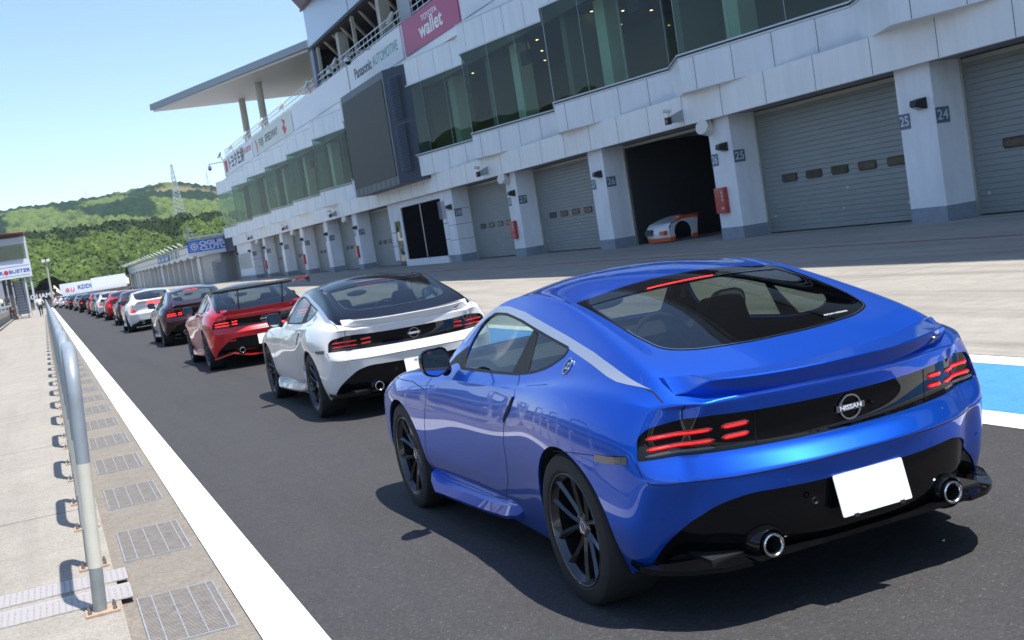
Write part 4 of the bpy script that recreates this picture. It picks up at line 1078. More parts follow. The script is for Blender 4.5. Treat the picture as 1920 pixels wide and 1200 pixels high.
# parapet carrying the sign boards, terrace rail
mb = MB(); mb.box(21.66, 21.9, -25, 142, 11.58, 13.95); mb.box(21.9, 22.3, -25, 142, 11.4, 11.9); mb.build('parapet', pan, BLD)
mb = MB(); mb.box(21.9, 44, -25, 142, 11.85, 12.0); mb.build('terrace', inn, BLD)
tr = MB(); y = -20.0
while y < 142:
    tr.box(21.94, 21.98, y, y + .04, 13.9, 14.95); y += 1.0
for zz in (14.2, 14.55, 14.92): tr.box(21.935, 21.985, -25, 142, zz, zz + .05)
tr.build('terrace_railing', capm, BLD)
# big dark screen box
scr = empty('video_screen', (20.5, 72.5, 5), 'large dark unlit video screen hung on the pit building facade', 'video screen')
bx = mat('screen_housing', (.055, .07, .10), rough=.45, metal=.3)
mb = MB(); mb.prism([(20.02, 67.45), (20.02, 77.75), (21.5, 77.75), (21.5, 65.2), (21.0, 65.4)], 4.88, 11.42); mb.build('housing', bx, scr)
mb = MB(); mb.box(19.99, 20.05, 67.8, 77.6, 5.38, 11.0); mb.build('display_panel', mat('screen_black', (.016, .016, .017), rough=.55), scr)
lm = MB()
for k in range(46):
    z = 5.6 + k * .118
    if 8.2 < z < 8.45: continue
    a = Vector((20.16, 67.02, z)); b_ = Vector((20.48, 66.10, z)); n_ = Vector((-.93, -.33, 0)) * .03
    lm.add([a + n_ * .1, b_ + n_ * .1, b_ + n_ * 2 - Vector((0, 0, .06)), a + n_ * 2 - Vector((0, 0, .06))], [(0, 1, 2, 3)])
lm.build('side_louvres', mat('louvre_dark', (.14, .16, .20), rough=.5), scr)
mb = MB(); 
for k in range(9): mb.box(20.008, 20.03, 68.2 + k * 1.08, 68.22 + k * 1.08, 4.9, 5.36)
mb.build('skirt_joints', joint, scr)
# grandstand storeys above: booth and roofs
pale = mat('booth_panel', (.52, .60, .74), rough=.35, metal=.2); stc = mat('stand_concrete', (.55, .53, .48), rough=.8, var=.1, vscale=.6); dkin = mat('stand_dark', (.03, .03, .033), rough=.9)
mb = MB(); mb.box(21.9, 34, 20, 92.0, 17.2, 20.2); bo = mb.build('upper_storey', pale, BLD)
mb = MB(); 
for y in (30, 42, 54, 66, 79.2): mb.box(21.885, 21.91, y, y + .06, 17.2, 20.2)
mb.box(21.80, 21.95, 20, 92.05, 16.98, 17.19); mb.build('storey_joints', joint, bo)
mb = MB(); mb.box(21.88, 22.4, 91.0, 92.0, 12, 17.2); mb.build('corner_post', mat('post_blue', (.22, .25, .32), rough=.5), BLD)
mb = MB(); mb.box(26.5, 27, 20, 92, 12, 17.2); mb.box(22.5, 27, 91.7, 91.85, 12, 17.2); mb.box(22, 27, 20, 91.8, 16.9, 17.15)  # dark end wall added across the open end to keep the openings dark
for zz in (12.9, 13.8, 14.7, 15.6, 16.4): mb.box(26.1 + (17 - zz) * -.25, 26.5, 20, 92, zz, zz + .12)
mb.build('stand_back_wall', dkin, BLD)
for y in (90.0, 84.5, 79.3, 73.5, 68.6, 62, 55, 48, 40, 32):
    mb = MB(); w = .7 if y in (84.5, 73.5, 62, 48, 32) else .22; mb.box(22.3 if w > .5 else 22.0, (22.3 if w > .5 else 22.0) + w, y, y + w, 12, 17.0); mb.build('stand_column', stc, BLD)
mb = MB(); mb.box(21.9, 21.99, 66.2, 68.2, 12, 17.2); mb.build('corner_post', mat('post_blue2', (.34, .38, .46), rough=.5), BLD)
for k in range(8):
    mb = MB(); mb.tube([(22.2, 70 + k * 2.6, 17.0), (23.6, 70 + k * 2.6 + 1.3, 15.9)], .12, 6); mb.build('brace', stc, BLD)
mb = MB(); mb.prism([(21.9, 92.6), (17.6, 81.3), (17.0, 78), (17.0, -45), (48, -45), (48, 92.6)], 20.22, 20.45); rf = mb.build('roof', mat('roof_soffit', (.30, .30, .31), rough=.7), BLD)
mb = MB(); mb.prism([(21.9, 92.7), (17.5, 81.4), (16.9, 78), (16.9, -45), (48, -45), (48, 92.7)], 20.46, 21.1); mb.build('roof_edge', mat('roof_fascia', (.38, .37, .38), rough=.6), rf)
mb = MB(); mb.tube([(21.82, 20, 20.15), (21.82, 92.4, 20.15)], .10, 6); mb.build('red_trim', mat('purple_trim', (.13, .06, .10), rough=.5), rf)
mb = MB(); mb.prism([(16.05, 152.2), (28.3, 119.2), (60, 95), (60, 150)], 21.55, 21.8); cp = mb.build('canopy_soffit', mat('canopy_white', (.70, .68, .64), rough=.6), BLD)
mb = MB(); mb.prism([(15.75, 152.7), (28.1, 118.7), (60, 94), (60, 150.5)], 21.81, 22.55); mb.build('canopy_edge', mat('canopy_edge', (.33, .36, .40), rough=.55, metal=.2), cp)
for y in (149.0, 137.0):
    mb = MB(); mb.lathe([(.42, 11.9), (.40, 21.54)], 20, Matrix.Translation((26.2, y, 0))); mb.build('canopy_column', stc, BLD, smooth=True)
mb = MB(); mb.box(22, 44, 92, 150, 11.3, 12.0); mb.build('terrace_slab', stc, BLD)

# sign boards on the parapet
wb_ = mat('board_white', (.78, .80, .84), rough=.4); wb2 = mat('board_cream', (.70, .72, .66), rough=.45)
def board(y0_, y1_, m, label, z0=12.03, z1=13.93):
    t = empty('sign_board', (21.6, (y0_ + y1_) / 2, 12), label, 'sign board', None)
    mb = MB(); mb.box(21.585, 21.645, y0_, y1_, z0, z1); mb.build('board', m, t)
    return t
def sign(t, s, y, z, size, col, sx=1, bold=0, shear=0, nm=None, space=1):
    M = basis((21.58, y, z), (0, -1, 0), (0, 0, 1)); return text('lettering', s, size, M, mat(nm or ('sign_' + '_'.join('%d' % (c * 99) for c in col)), col, rough=.5), t, ext=.003, sx=sx, bold=bold, shear=shear, space=space)
t = board(57.7, 67.35, mat('board_magenta', (.48, .045, .17), rough=.45), 'magenta sign board reading TOYOTA wallet above the glazed floor')
sign(t, 'wallet', 62.3, 12.83, 1.15, (.9, .9, .92), sx=1.45, bold=.03); sign(t, 'TOYOTA', 62.3, 13.43, .42, (.9, .9, .92), sx=1.6, bold=.01)
t = board(67.85, 80.6, wb_, 'white sign board reading Panasonic AUTOMOTIVE above the video screen')
sign(t, 'Panasonic', 76.9, 12.98, .98, (.01, .02, .05), sx=1.15, bold=.02); sign(t, 'AUTOMOTIVE', 71.5, 12.98, .86, (.01, .30, .24), sx=1.05)
board(80.95, 100.4, wb_, 'long blank white sign board between two lettered ones')
t = board(101.1, 120.6, wb2, 'cream sign board reading FUJI SPEEDWAY with red marks')
sign(t, 'FUJI', 116.3, 12.95, .95, (.06, .06, .07), sx=1.5, bold=.02); sign(t, 'SPEEDWAY', 110.9, 12.95, .95, (.06, .06, .07), sx=1.35, bold=.02)
mb = MB(); mb.prism([(119.6, 13.6), (118.7, 13.2), (118.5, 12.5), (119.0, 12.2), (118.9, 12.9)], 21.572, 21.583, axis='x'); mb.build('red_swoosh', mat('sign_red', (.62, .03, .03), rough=.5), t)
mb = MB(); mb.prism([(105.4, 13.7), (104.6, 13.1), (105.4, 12.9), (104.6, 12.2), (103.7, 12.6), (104.4, 13.0), (103.8, 13.3)], 21.572, 21.583, axis='x'); mb.build('red_mark', mat('sign_red', (.62, .03, .03), rough=.5), t)
t = board(121.6, 141.7, wb_, 'white sign board with Japanese lettering at the far end of the parapet')
sign(t, 'トヨタ生協', 132.6, 12.98, 1.55, (.02, .02, .03), sx=1.45, bold=.04); sign(t, 'TOYOTA SEIKYOU', 125.0, 13.15, .72, (.6, .04, .06), sx=.95, bold=.015)
mb = MB(); mb.prism([(140.8, 13.6), (138.6, 13.6), (139.0, 12.3), (140.4, 12.3)], 21.572, 21.583, axis='x'); mb.build('red_emblem', mat('sign_red', (.62, .03, .03), rough=.5), t)
board(40, 57.3, wb_, 'white blank sign board beside the magenta one')
# floodlights on the parapet
def flood(y, label):
    t = empty('floodlight', (21.4, y, 14), label, 'floodlight', 'floodlights along the parapet')
    mb = MB(); mb.tube([(21.6, y, 13.9), (21.45, y, 14.35)], .05, 6); mb.build('bracket', stc, t)
    M = Matrix.Translation((21.25, y, 14.55)) @ Matrix.Rotation(R(-58), 4, 'Y')
    mb = MB(); mb.lathe([(.0001, -.02), (.42, 0), (.40, -.10), (.20, -.22), (.0001, -.26)], 20, M); mb.build('lamp_head', mat('lamp_white', (.72, .70, .62), rough=.4), t, smooth=True); return t
for k, y in enumerate((68.4, 83.0, 92.5, 103.0, 113.3, 123.2, 133.0, 141.8)): flood(y, 'white dish floodlight on the parapet above the sign boards')
# domed cameras on arms
for k, (y, z, lab) in enumerate(((79.6, 13.6, 'domed camera on the longer arm left of the other one over the screen'), (74.5, 13.5, 'domed camera on an arm in front of the lettering above the screen'), (142.2, 13.4, 'domed camera on an arm at the far end of the building'))):
    t = empty('surveillance_camera', (20.6, y, z), lab, 'camera')
    mb = MB(); mb.tube([(21.7, y, z + .35), (20.0, y + .2, z + .25)], .05, 6); mb.build('arm', capm, t)
    mb = MB(); M = Matrix.Translation((20.1, y + .2, z - .32)); mb.lathe([(.0001, .55), (.05, .5), (.06, .42), (.20, .32), (.24, .12), (.23, .05)], 16, M); mb.build('housing', capm, t, smooth=True)
    mb = MB(); mb.ball((20.1, y + .2, z - .28), .2, 8); mb.build('dome', mat('black_dome', (.01, .01, .01), rough=.1), t, smooth=True)
# wall lamps, drum lamps, hydrant boxes along the garages
blkl = mat('black_housing', (.012, .012, .013), rough=.45)
lampmb = MB(); pf = [(0, 0), (-.03, -.14), (-.26, -.02), (-.26, .05), (-.20, .14), (0, .14)]
for i, y in enumerate(corn):
    if y < 20: continue
    yl = y + .44 if i != 18 else y + 1.0
    t = empty('wall_lamp', (XF, yl, 3.06), 'black wedge wall lamp on the pillar of bay %s' % side_no[i], 'wall lamp', 'black wall lamps on the garage pillars')
    mb = MB(); mb.add([(XF + .0, yl - .20, 2.92), (XF, yl + .20, 2.92), (XF, yl + .20, 3.22), (XF, yl - .20, 3.22), (XF - .32, yl - .10, 3.02), (XF - .32, yl + .10, 3.02), (XF - .27, yl + .14, 3.17), (XF - .27, yl - .14, 3.17)], [(0, 1, 2, 3), (4, 7, 6, 5), (0, 4, 5, 1), (2, 6, 7, 3), (0, 3, 7, 4), (1, 5, 6, 2)])
    mb.build('housing', blkl, t, bevel=.01)
    mb = MB(); mb.add([(XF - .05, yl - .13, 2.925), (XF - .05, yl + .13, 2.925), (XF - .29, yl + .08, 3.0), (XF - .29, yl - .08, 3.0)], [(0, 1, 2, 3)]); mb.build('lens', mat('lamp_lens', (.25, .26, .26), rough=.2), t)
for y, n_ in ((142.0, 0),):
    t = empty('wall_lamp', (XF, y, 3.0), 'black wedge wall lamp at the far corner of the building', 'wall lamp', 'black wall lamps on the garage pillars'); mb = MB(); mb.box(XF - .28, XF, y - .15, y + .15, 2.9, 3.15); mb.build('housing', blkl, t, bevel=.03)
redb = mat('hydrant_red', (.42, .035, .028), rough=.4, coat=.3)
for i, (y, nb_) in enumerate(((PY0 + PP + .95, 26), (PY0 + 3 * PP + .95, 28), (85.8, 30), (105.0, 32), (124.3, 34))):
    t = empty('fire_equipment_box', (XF, y, 1.3), 'red fire equipment box on the pillar between bays %d and %d' % (nb_ - 1, nb_), 'fire box', 'red fire boxes on the garage pillars')
    mb = MB(); mb.box(XF - .17, XF + .0, y - .30, y + .30, .90, 1.76); mb.build('cabinet', redb, t, bevel=.02)
    for k, (dz, ln) in enumerate(((.66, .10), (.54, .10), (.42, .10), (.14, .16))):
        mb = MB(); 
        for a in range(3): mb.box(XF - .1735, XF - .17, y - .22 + .0, y - .22 + ln, .95 + dz - a * .03, .965 + dz - a * .03)
        mb.build('printed_mark', numw, t)
for y, lab in ((35.2, 26), (54.2, 28), (86.9, 30), (106.8, 32), (125.8, 34)):
    t = empty('drum_lamp', (21.35, y, 3.8), 'white drum lamp hung under the soffit by bay %d' % (lab - 1 if lab == 26 else lab), 'lamp', 'white drum lamps under the soffit')
    M = Matrix.Translation((21.40, y + .3, 3.80)) @ Matrix.Rotation(R(-75), 4, 'Y') @ Matrix.Rotation(R(20), 4, 'X')
    mb = MB(); mb.lathe([(.0001, .26), (.25, .26), (.265, .24), (.24, -.16), (.0001, -.2)], 24, M); mb.build('drum', mat('lamp_white', (.72, .70, .62), rough=.4), t, smooth=35)
    mb = MB(); mb.box(21.36, 21.44, y + .02, y + .06, 3.85, 4.06); mb.box(21.36, 21.44, y + .54, y + .58, 3.85, 4.06); mb.build('yoke', capm, t)
for y, lab in ((36.9, 26), (56.4, 28), (89.5, 30), (108.8, 32), (128.5, 34)):
    t = empty('beacon_bracket', (21.2, y, 4.4), 'grey bracket with an amber beacon on the fascia above bay %d' % (lab - 1), 'beacon', 'amber beacons on the fascia')
    mb = MB(); mb.add([(21.25, y - .28, 4.22), (21.25, y + .1, 4.22), (21.25, y + .1, 4.55), (21.25, y - .28, 4.62), (20.85, y - .02, 4.2), (20.85, y + .04, 4.2), (20.85, y + .04, 4.42), (20.85, y - .02, 4.44)], [(0, 1, 2, 3), (4, 7, 6, 5), (0, 4, 5, 1), (2, 6, 7, 3), (0, 3, 7, 4), (1, 5, 6, 2)]); mb.build('bracket', mat('bracket_grey', (.3, .31, .32), rough=.5), t)
    mb = MB(); mb.box(20.72, 20.86, y - .1, y + .12, 4.17, 4.42); hd = mb.build('lamp_box', blkl, t)
    mb = MB(); mb.ball((20.78, y + .0, 4.28), .075, 6, (1.2, 1.2, 1)); mb.build('amber_lens', mat('amber', (.75, .14, .03), rough=.3), t, smooth=True)
    mb = MB(); mb.tube([(20.85, y, 4.44), (20.82, y, 4.58)], .03, 6); mb.tube([(20.95, y + .0, 4.62), (20.66, y + .05, 4.66)], .07, 8); mb.build('camera_body', mat('lamp_white', (.72, .70, .62), rough=.4), t)
# racing car front clip in the open garage
ob = empty('race_car_shell', (22.9, 42, 0), 'white and orange race car front shell standing in the open garage', 'car body')
rw_ = mat('race_white', (.72, .72, .74), rough=.3, coat=.6); ro_ = mat('race_orange', (.75, .13, .03), rough=.3, coat=.6)
def shellp(name, pts, m, par=ob):   # rows of points across Y
    mb = MB(); k = len(pts[0]); vs = [p for r_ in pts for p in r_]
    mb.add(vs, [(i * k + j, i * k + j + 1, (i + 1) * k + j + 1, (i + 1) * k + j) for i in range(len(pts) - 1) for j in range(k - 1)]); return mb.build(name, m, par, smooth=50)
YL, YR = 42.85, 40.95
def row(x, z, w=1.0, dip=.0, n=10, bow=.0): return [(x + bow * ((2 * t / n - 1) ** 2), (YL + YR) / 2 + (YR - YL) / 2 * (2 * t / n - 1) * w, z - dip * (1 - (2 * t / n - 1) ** 2)) for t in range(n + 1)]
shellp('nose', [row(22.32, .05, .96, bow=.16), row(22.30, .20, .97, bow=.16)], ro_)
shellp('front_bumper', [row(22.302, .20, .97, bow=.16), row(22.27, .40, .97, bow=.16), row(22.36, .62, .93, bow=.12), row(22.60, .74, .92)], rw_)
shellp('bonnet', [row(22.60, .74, .92), row(23.0, .86, .90, .03), row(23.5, .96, .9, .05), row(24.0, .98, .9, .04)], rw_)
mb = MB(); Y = YR; pts = [(22.46, .20), (22.46, .45), (22.62, .66)]
arch_ = [(23.02 + .37 * math.cos(a), .36 + .40 * math.sin(a)) for a in [math.pi * (1.12 - 1.24 * k / 14) for k in range(15)]]
poly = [(22.45, .05), (22.42, .45), (22.58, .70), (22.8, .84), (23.05, .93), (23.4, .95), (23.75, .86), (23.70, .60), (23.62, .06), (23.40, .06)] + arch_[::-1] + [(22.66, .06)]
mb.prism(poly, YR - .012, YR + .012, axis='y'); wg_ = mb.build('wing_panel', rw_, ob)
mb = MB(); mb.prism([(22.43, .045), (22.43, .20), (22.68, .22), (22.66, .045)], YR - .016, YR - .013, axis='y'); mb.prism([(22.60, .70), (22.8, .845), (23.05, .935), (23.4, .955), (23.76, .865), (23.75, .80), (23.4, .84), (23.02, .83), (22.72, .72)], YR - .016, YR - .013, axis='y'); mb.prism([(23.40, .05), (23.63, .05), (23.66, .22), (23.42, .22)], YR - .016, YR - .013, axis='y'); mb.build('orange_stripe', ro_, wg_)
mb = MB(); mb.prism([(40.98, .86), (41.35, .93), (41.35, .97), (40.96, .95)], 22.95, 23.8, axis='x'); mb.build('orange_crest', ro_, ob)
mb = MB(); mb.prism(rounded([(41.95, .33), (42.6, .33), (42.55, .56), (42.0, .56)], .08, 3), 22.24, 22.32, axis='x'); mb.build('grille', mat('grille_dark', (.03, .035, .04), rough=.4), ob)
mb = MB(); mb.prism([(41.08, .32), (41.5, .34), (41.46, .46), (41.05, .47)], 22.27, 22.40, axis='x'); mb.build('headlamp_patch', ro_, ob)
# clutter in the dark garage
t = empty('tool_trolley', (26, 41, 0), 'dim tool trolley deep inside the open garage', 'trolley'); mb = MB(); mb.box(25.5, 26.3, 40.6, 41.6, .15, 1.2); mb.build('cabinet', mat('trolley_grey', (.10, .10, .11), rough=.5), t); mb = MB(); mb.box(25.45, 25.5, 40.9, 41.4, 1.3, 1.6); mb.box(25.47, 25.5, 41.1, 41.14, .9, 1.3); mb.build('work_lamp', mat('lamp_white', (.72, .70, .62), rough=.4), t)
t = empty('white_crate', (25.4, 38.2, 0), 'white box standing inside the open garage', 'box'); mb = MB(); mb.box(25.2, 25.7, 38.0, 38.5, .02, .62); mb.box(25.18, 25.72, 37.98, 38.52, .62, .68); mb.build('box_body', mat('crate_white', (.4, .4, .4), rough=.5), t)
# ================================================================ pit wall, fence, tower, people on the left
pw2 = mat('pit_wall_concrete', (.30, .29, .27), rough=.85, var=.15, vscale=1); shg = mat('fence_sheet', (.42, .45, .50), rough=.6, var=.06, vscale=.7)
t = empty('pit_wall', (-3.1, 60, 0), 'low concrete pit wall along the left of the walkway', 'wall')
mb = MB(); mb.prism([(-3.3, -.25), (-2.74, -.25), (-2.74, .10), (-2.92, .18), (-2.95, .95), (-3.2, .95)], -30, 168, axis='y'); mb.build('wall', pw2, t)
mb = MB(); mb.box(-2.735, -2.70, -30, 168, .03, .10); mb.build('dark_gap', joint, t)
t = empty('catch_fence', (-3.1, 60, 1), 'grey sheet catch fence standing on the pit wall', 'fence')
mb = MB(); mb.box(-3.12, -3.08, 70, 160, 1.95, 3.5); mb.build('fence_sheet', shg, t)
mb = MB()
for k in range(60): mb.box(-3.075, -3.06, 71 + k * 1.5, 71.5 + k * 1.5, 3.25, 3.4)
mb.build('sheet_slots', joint, t)
for k in range(12):
    mb = MB(); mb.box(-3.14, -3.06, 48 + k * 10, 48.1 + k * 10, .95, 3.7); mb.build('fence_post', capm, t)
t = empty('pipe_rail', (-2.7, 90, 1), 'white pipe rail the man in black leans on', 'railing')
mb = MB(); mb.tube([(-2.72, -20, 1.28), (-2.72, 128, 1.28)], .09, 10); mb.build('rail', pb_, t, smooth=True)
for k in range(9):
    mb = MB(); mb.tube([(-2.78, 50 + k * 9, .9), (-2.74, 50 + k * 9, 1.25)], .03, 6); mb.build('rail_bracket', capm, t)
# tower over the walkway
t = empty('control_tower', (-2.6, 112, 0), 'white control cabin on stilts with a dark red roof over the walkway', 'tower')
cw = mat('cabin_white', (.58, .60, .64), rough=.5, var=.05, vscale=1); sg = mat('cabin_sign_white', (.72, .74, .80), rough=.4)
mb = MB(); mb.box(-5.6, -.62, 112, 115.5, 6.42, 7.0); mb.box(-5.6, -.62, 112, 115.5, 4.98, 5.06); mb.box(-.80, -.62, 112, 112.2, 5.06, 6.42); mb.box(-.80, -.62, 115.3, 115.5, 5.06, 6.42); mb.box(-5.6, -5.4, 112, 115.5, 5.0, 6.5); mb.build('cabin_frame', cw, t)
mb = MB(); mb.box(-5.5, -.66, 111.98, 112.02, 3.55, 4.98); mb.box(-.66, -.60, 112, 115.5, 3.55, 4.98); sb_ = mb.build('sign_panel', sg, t)
mb = MB(); mb.box(-5.4, -.80, 112.05, 112.08, 5.06, 6.42); mb.box(-.70, -.67, 112.2, 115.3, 5.06, 6.42); mb.build('cabin_window', glass('cabin_glass', (.55, .66, .62)), t)
mb = MB(); mb.box(-3.05, -2.95, 112.0, 112.04, 5.06, 6.42); mb.box(-5.4, -.8, 112.0, 112.04, 5.06, 5.12); mb.build('window_bars', cw, t)
mb = MB(); mb.box(-5.4, -1, 115.2, 115.4, 5.0, 6.4); mb.box(-2.2, -1.5, 113, 113.6, 5.0, 5.9); mb.build('cabin_inside', mat('cabin_inside', (.22, .27, .26), rough=.7), t)
mb = MB(); mb.add([(-6.4, 111.2, 7.62), (-.65, 111.2, 7.34), (-.65, 116.2, 7.34), (-6.4, 116.2, 7.62), (-6.4, 111.2, 7.5), (-.72, 111.2, 7.24), (-.72, 116.2, 7.24), (-6.4, 116.2, 7.5)], [(0, 1, 2, 3), (7, 6, 5, 4), (0, 4, 5, 1), (1, 5, 6, 2), (2, 6, 7, 3), (3, 7, 4, 0)]); mb.build('roof', mat('dark_red_roof', (.16, .025, .03), rough=.5), t)
mb = MB(); mb.box(-5.2, -1.0, 112.4, 115, 7.0, 7.3); mb.build('roof_plinth', pw2, t)
for x_ in (-.78, -1.25):
    for y_ in (112.2, 115.2):
        mb = MB(); mb.box(x_ - .07, x_ + .07, y_ - .07, y_ + .07, .02, 3.55); mb.build('stilt', cw, t)
for x_ in (-2.55, -3.0):
    mb = MB(); mb.box(x_ - .16, x_ + .16, 112.4, 112.8, .02, 3.55); mb.build('stilt', mat('stilt_dark', (.08, .08, .08), rough=.7), t)
st = MB()
for x_ in (-1.42, -2.10): st.tube([(x_, 111.6, .05), (x_ - .18, 113.6, 3.4)], .035, 6)
for k in range(14): z = .2 + k * .24; st.tube([(-1.42 - .18 * z / 3.4, 111.6 + 2 * z / 3.4, z), (-2.10 - .18 * z / 3.4, 111.6 + 2 * z / 3.4, z)], .022, 5)
st.build('ladder', mat('ladder_dark', (.04, .05, .07), rough=.5), t)
mb = MB(); mb.box(-2.3, -1.3, 114.2, 114.3, .4, 3.3); mb.build('stair_back_panel', mat('stair_panel', (.55, .57, .60), rough=.6), t)
Mt = basis((-1.55, 111.97, 4.12), (1, 0, 0), (0, 0, 1)); text('lettering', 'BUSTER', .42, Mt, mat('sign_blue', (.03, .10, .40), rough=.5), sb_, ext=.004, sx=1.2, bold=.01)
text('lettering', 'AIR', .42, basis((-3.25, 111.97, 4.10), (1, 0, 0), (0, 0, 1)), mat('sign_blue', (.03, .10, .40), rough=.5), sb_, ext=.004, sx=1.2, bold=.01)
mb = MB(); mb.lathe([(.0001, .012), (.19, .01)], 16, basis((-2.62, 111.97, 4.12), (1, 0, 0), (0, 0, 1))); mb.build('red_disc', mat('sign_red', (.62, .03, .03), rough=.5), sb_)
mb = MB(); mb.box(-5.4, -.7, 111.965, 111.975, 4.55, 4.57); mb.box(-5.4, -.7, 111.965, 111.975, 3.75, 3.77); mb.build('sign_rules', mat('sign_blue', (.03, .10, .40), rough=.5), sb_)
# light mast
t = empty('light_mast', (1.0, 165, 0), 'pale light mast with twin lamps standing before the wooded slope', 'light mast')
mb = MB(); mb.tube([(.98, 165, -.1), (1.0, 165, 6.0)], [.17, .10], 10); mb.build('mast', mat('mast_beige', (.42, .40, .33), rough=.6), t, smooth=True)
for x_ in (.72, 1.28):
    mb = MB(); mb.box(x_ - .24, x_ + .2, 164.7, 165.1, 5.9, 6.25); mb.build('lamp_head', mat('lamp_white', (.72, .70, .62), rough=.4), t, bevel=.05)
mb = MB(); mb.box(.6, 1.4, 164.95, 165.05, 5.85, 5.93); mb.build('cross_arm', capm, t)

# people: one continuous skinned body each, clothes as shells of the same figure
skin = mat('skin', (.45, .26, .18), rough=.55); hairm = mat('dark_hair', (.015, .011, .009), rough=.6)
def figure(loc, rz, label, J, top_m, leg_m, shoe_m, hair_m, sleeves='short', loose=1.0):
    root = empty('person', loc, label, 'person', rz=rz)
    def grow(name, m, chain, mats=None, sub=2):
        vs = []; idx = {}; es = []; rad_ = []
        for a, b_ in chain:
            for q in (a, b_):
                if q not in idx: idx[q] = len(vs); vs.append(J[q][:3]); rad_.append(J[q][3])
            es.append((idx[a], idx[b_]))
        me = bpy.data.meshes.new(name); me.from_pydata(vs, es, []); o = bpy.data.objects.new(name, me); COL.objects.link(o)
        o.modifiers.new('s', 'SKIN'); sbm = o.modifiers.new('b', 'SUBSURF'); sbm.levels = sub
        for i, r_ in enumerate(rad_): me.skin_vertices[0].data[i].radius = (r_, r_ * .85 if r_ > .08 else r_)
        me.skin_vertices[0].data[0].use_root = True
        dg = bpy.context.evaluated_depsgraph_get(); dg.update(); m2 = bpy.data.meshes.new_from_object(o.evaluated_get(dg)); bpy.data.objects.remove(o)
        m2.name = name; m2.materials.clear(); m2.materials.append(m); m2.polygons.foreach_set('use_smooth', [True] * len(m2.polygons))
        ob_ = place(name, m2, root); return ob_
    full = [('pel', 'wai'), ('wai', 'che'), ('che', 'nec'), ('nec', 'chi'), ('chi', 'hed')]
    for s in 'LR':
        full += [('che', 'sh' + s), ('sh' + s, 'el' + s), ('el' + s, 'wr' + s), ('wr' + s, 'pa' + s), ('pel', 'hi' + s), ('hi' + s, 'kn' + s), ('kn' + s, 'an' + s), ('an' + s, 'to' + s)]
        p = Vector(J['pa' + s][:3]); w_ = Vector(J['wr' + s][:3]); d = (p - w_).normalized(); sd = d.orthogonal().normalized()
        for f in range(4):
            b0 = p + sd * (.026 * (f - 1.5) / 1.5); J['f%d%s' % (f, s)] = (*(b0 + d * (.075 - .012 * abs(f - 1.4))), .009); full.append(('pa' + s, 'f%d%s' % (f, s)))
        J['th' + s] = (*(w_ + d * .05 + sd * .05), .010); full.append(('pa' + s, 'th' + s))
    grow('body', skin, full)
    sav = dict(J)
    def fat(keys, k):
        for q in keys: x, y, z, r_ = sav[q]; J[q] = (x, y, z, r_ * k)
    fat(['pel', 'wai', 'che', 'shL', 'shR', 'elL', 'elR', 'wrL', 'wrR'], 1.16 * loose)
    top = [('pel', 'wai'), ('wai', 'che'), ('che', 'shL'), ('che', 'shR'), ('shL', 'elL'), ('shR', 'elR')]
    if sleeves == 'long': top += [('elL', 'wrL'), ('elR', 'wrR')]
    grow('shirt', top_m, top)
    J.update(sav); fat(['pel', 'hiL', 'hiR', 'knL', 'knR', 'anL', 'anR'], 1.14)
    grow('trousers', leg_m, [('pel', 'hiL'), ('pel', 'hiR'), ('hiL', 'knL'), ('hiR', 'knR'), ('knL', 'anL'), ('knR', 'anR')])
    J.update(sav)
    for s in 'LR':
        a, b_ = Vector(J['an' + s][:3]), Vector(J['to' + s][:3]); mb = MB(); mb.tube([(a.x, a.y - .04, .035), (a.x, a.y, .05), (*(a.lerp(b_, .6).xy), .045), (b_.x, b_.y, .03)], [.035, .055, .05, .03], 8); mb.build('shoe', shoe_m, root, smooth=True, world=False)
    h = Vector(J['hed'][:3]); mb = MB(); mb.ball(h + Vector((0, -.012, .028)), .105, 8, (.82, 1.0, 1.0)); mb.build('hair', hair_m, root, smooth=True, world=False)
    return root
def joints(lean=0, stride=.0, armL=None, armR=None, hs=1.0):
    J = dict(pel=(0, 0, .93, .135), wai=(0, .0, 1.08, .12), che=(0, .0, 1.33, .14), nec=(0, 0, 1.50, .052), chi=(0, .02, 1.56, .060), hed=(0, .02, 1.655, .088),
             shL=(-.18, 0, 1.42, .062), shR=(.18, 0, 1.42, .062), elL=(-.24, -.03, 1.14, .043), elR=(.24, -.03, 1.14, .043), wrL=(-.25, .05, .89, .028), wrR=(.25, .05, .89, .028), paL=(-.25, .07, .82, .032), paR=(.25, .07, .82, .032),
             hiL=(-.09, 0, .87, .085), hiR=(.09, 0, .87, .085), knL=(-.10, stride * .5 + .02, .48, .055), knR=(.10, -stride * .3 + .03, .48, .055), anL=(-.10, stride, .09, .038), anR=(.10, -stride, .10, .038), toL=(-.11, stride + .17, .035, .03), toR=(.11, -stride + .17, .035, .03))
    if armL: J.update(armL)
    if armR: J.update(armR)
    return J
Jm = joints()
for k_ in ('pel', 'wai', 'che', 'nec', 'chi', 'hed', 'shL', 'shR', 'hiL', 'hiR'):     # leaning back against the rail
    x, y, z, r_ = Jm[k_]; Jm[k_] = (x, y - (z - .1) * .26 + (.04 if k_ in ('chi', 'hed') else 0), z - .03, r_)
Jm.update(knL=(-.10, -.07, .46, .055), knR=(.10, -.02, .47, .055), anL=(-.10, .16, .09, .038), anR=(.10, .24, .09, .038), toL=(-.11, .33, .035, .03), toR=(.11, .41, .035, .03),
          elL=(-.30, -.36, 1.17, .043), wrL=(-.34, -.28, 1.0, .028), paL=(-.34, -.24, .96, .032), elR=(.30, -.30, 1.15, .043), wrR=(.26, -.12, 1.02, .028), paR=(.24, -.06, 1.0, .032))
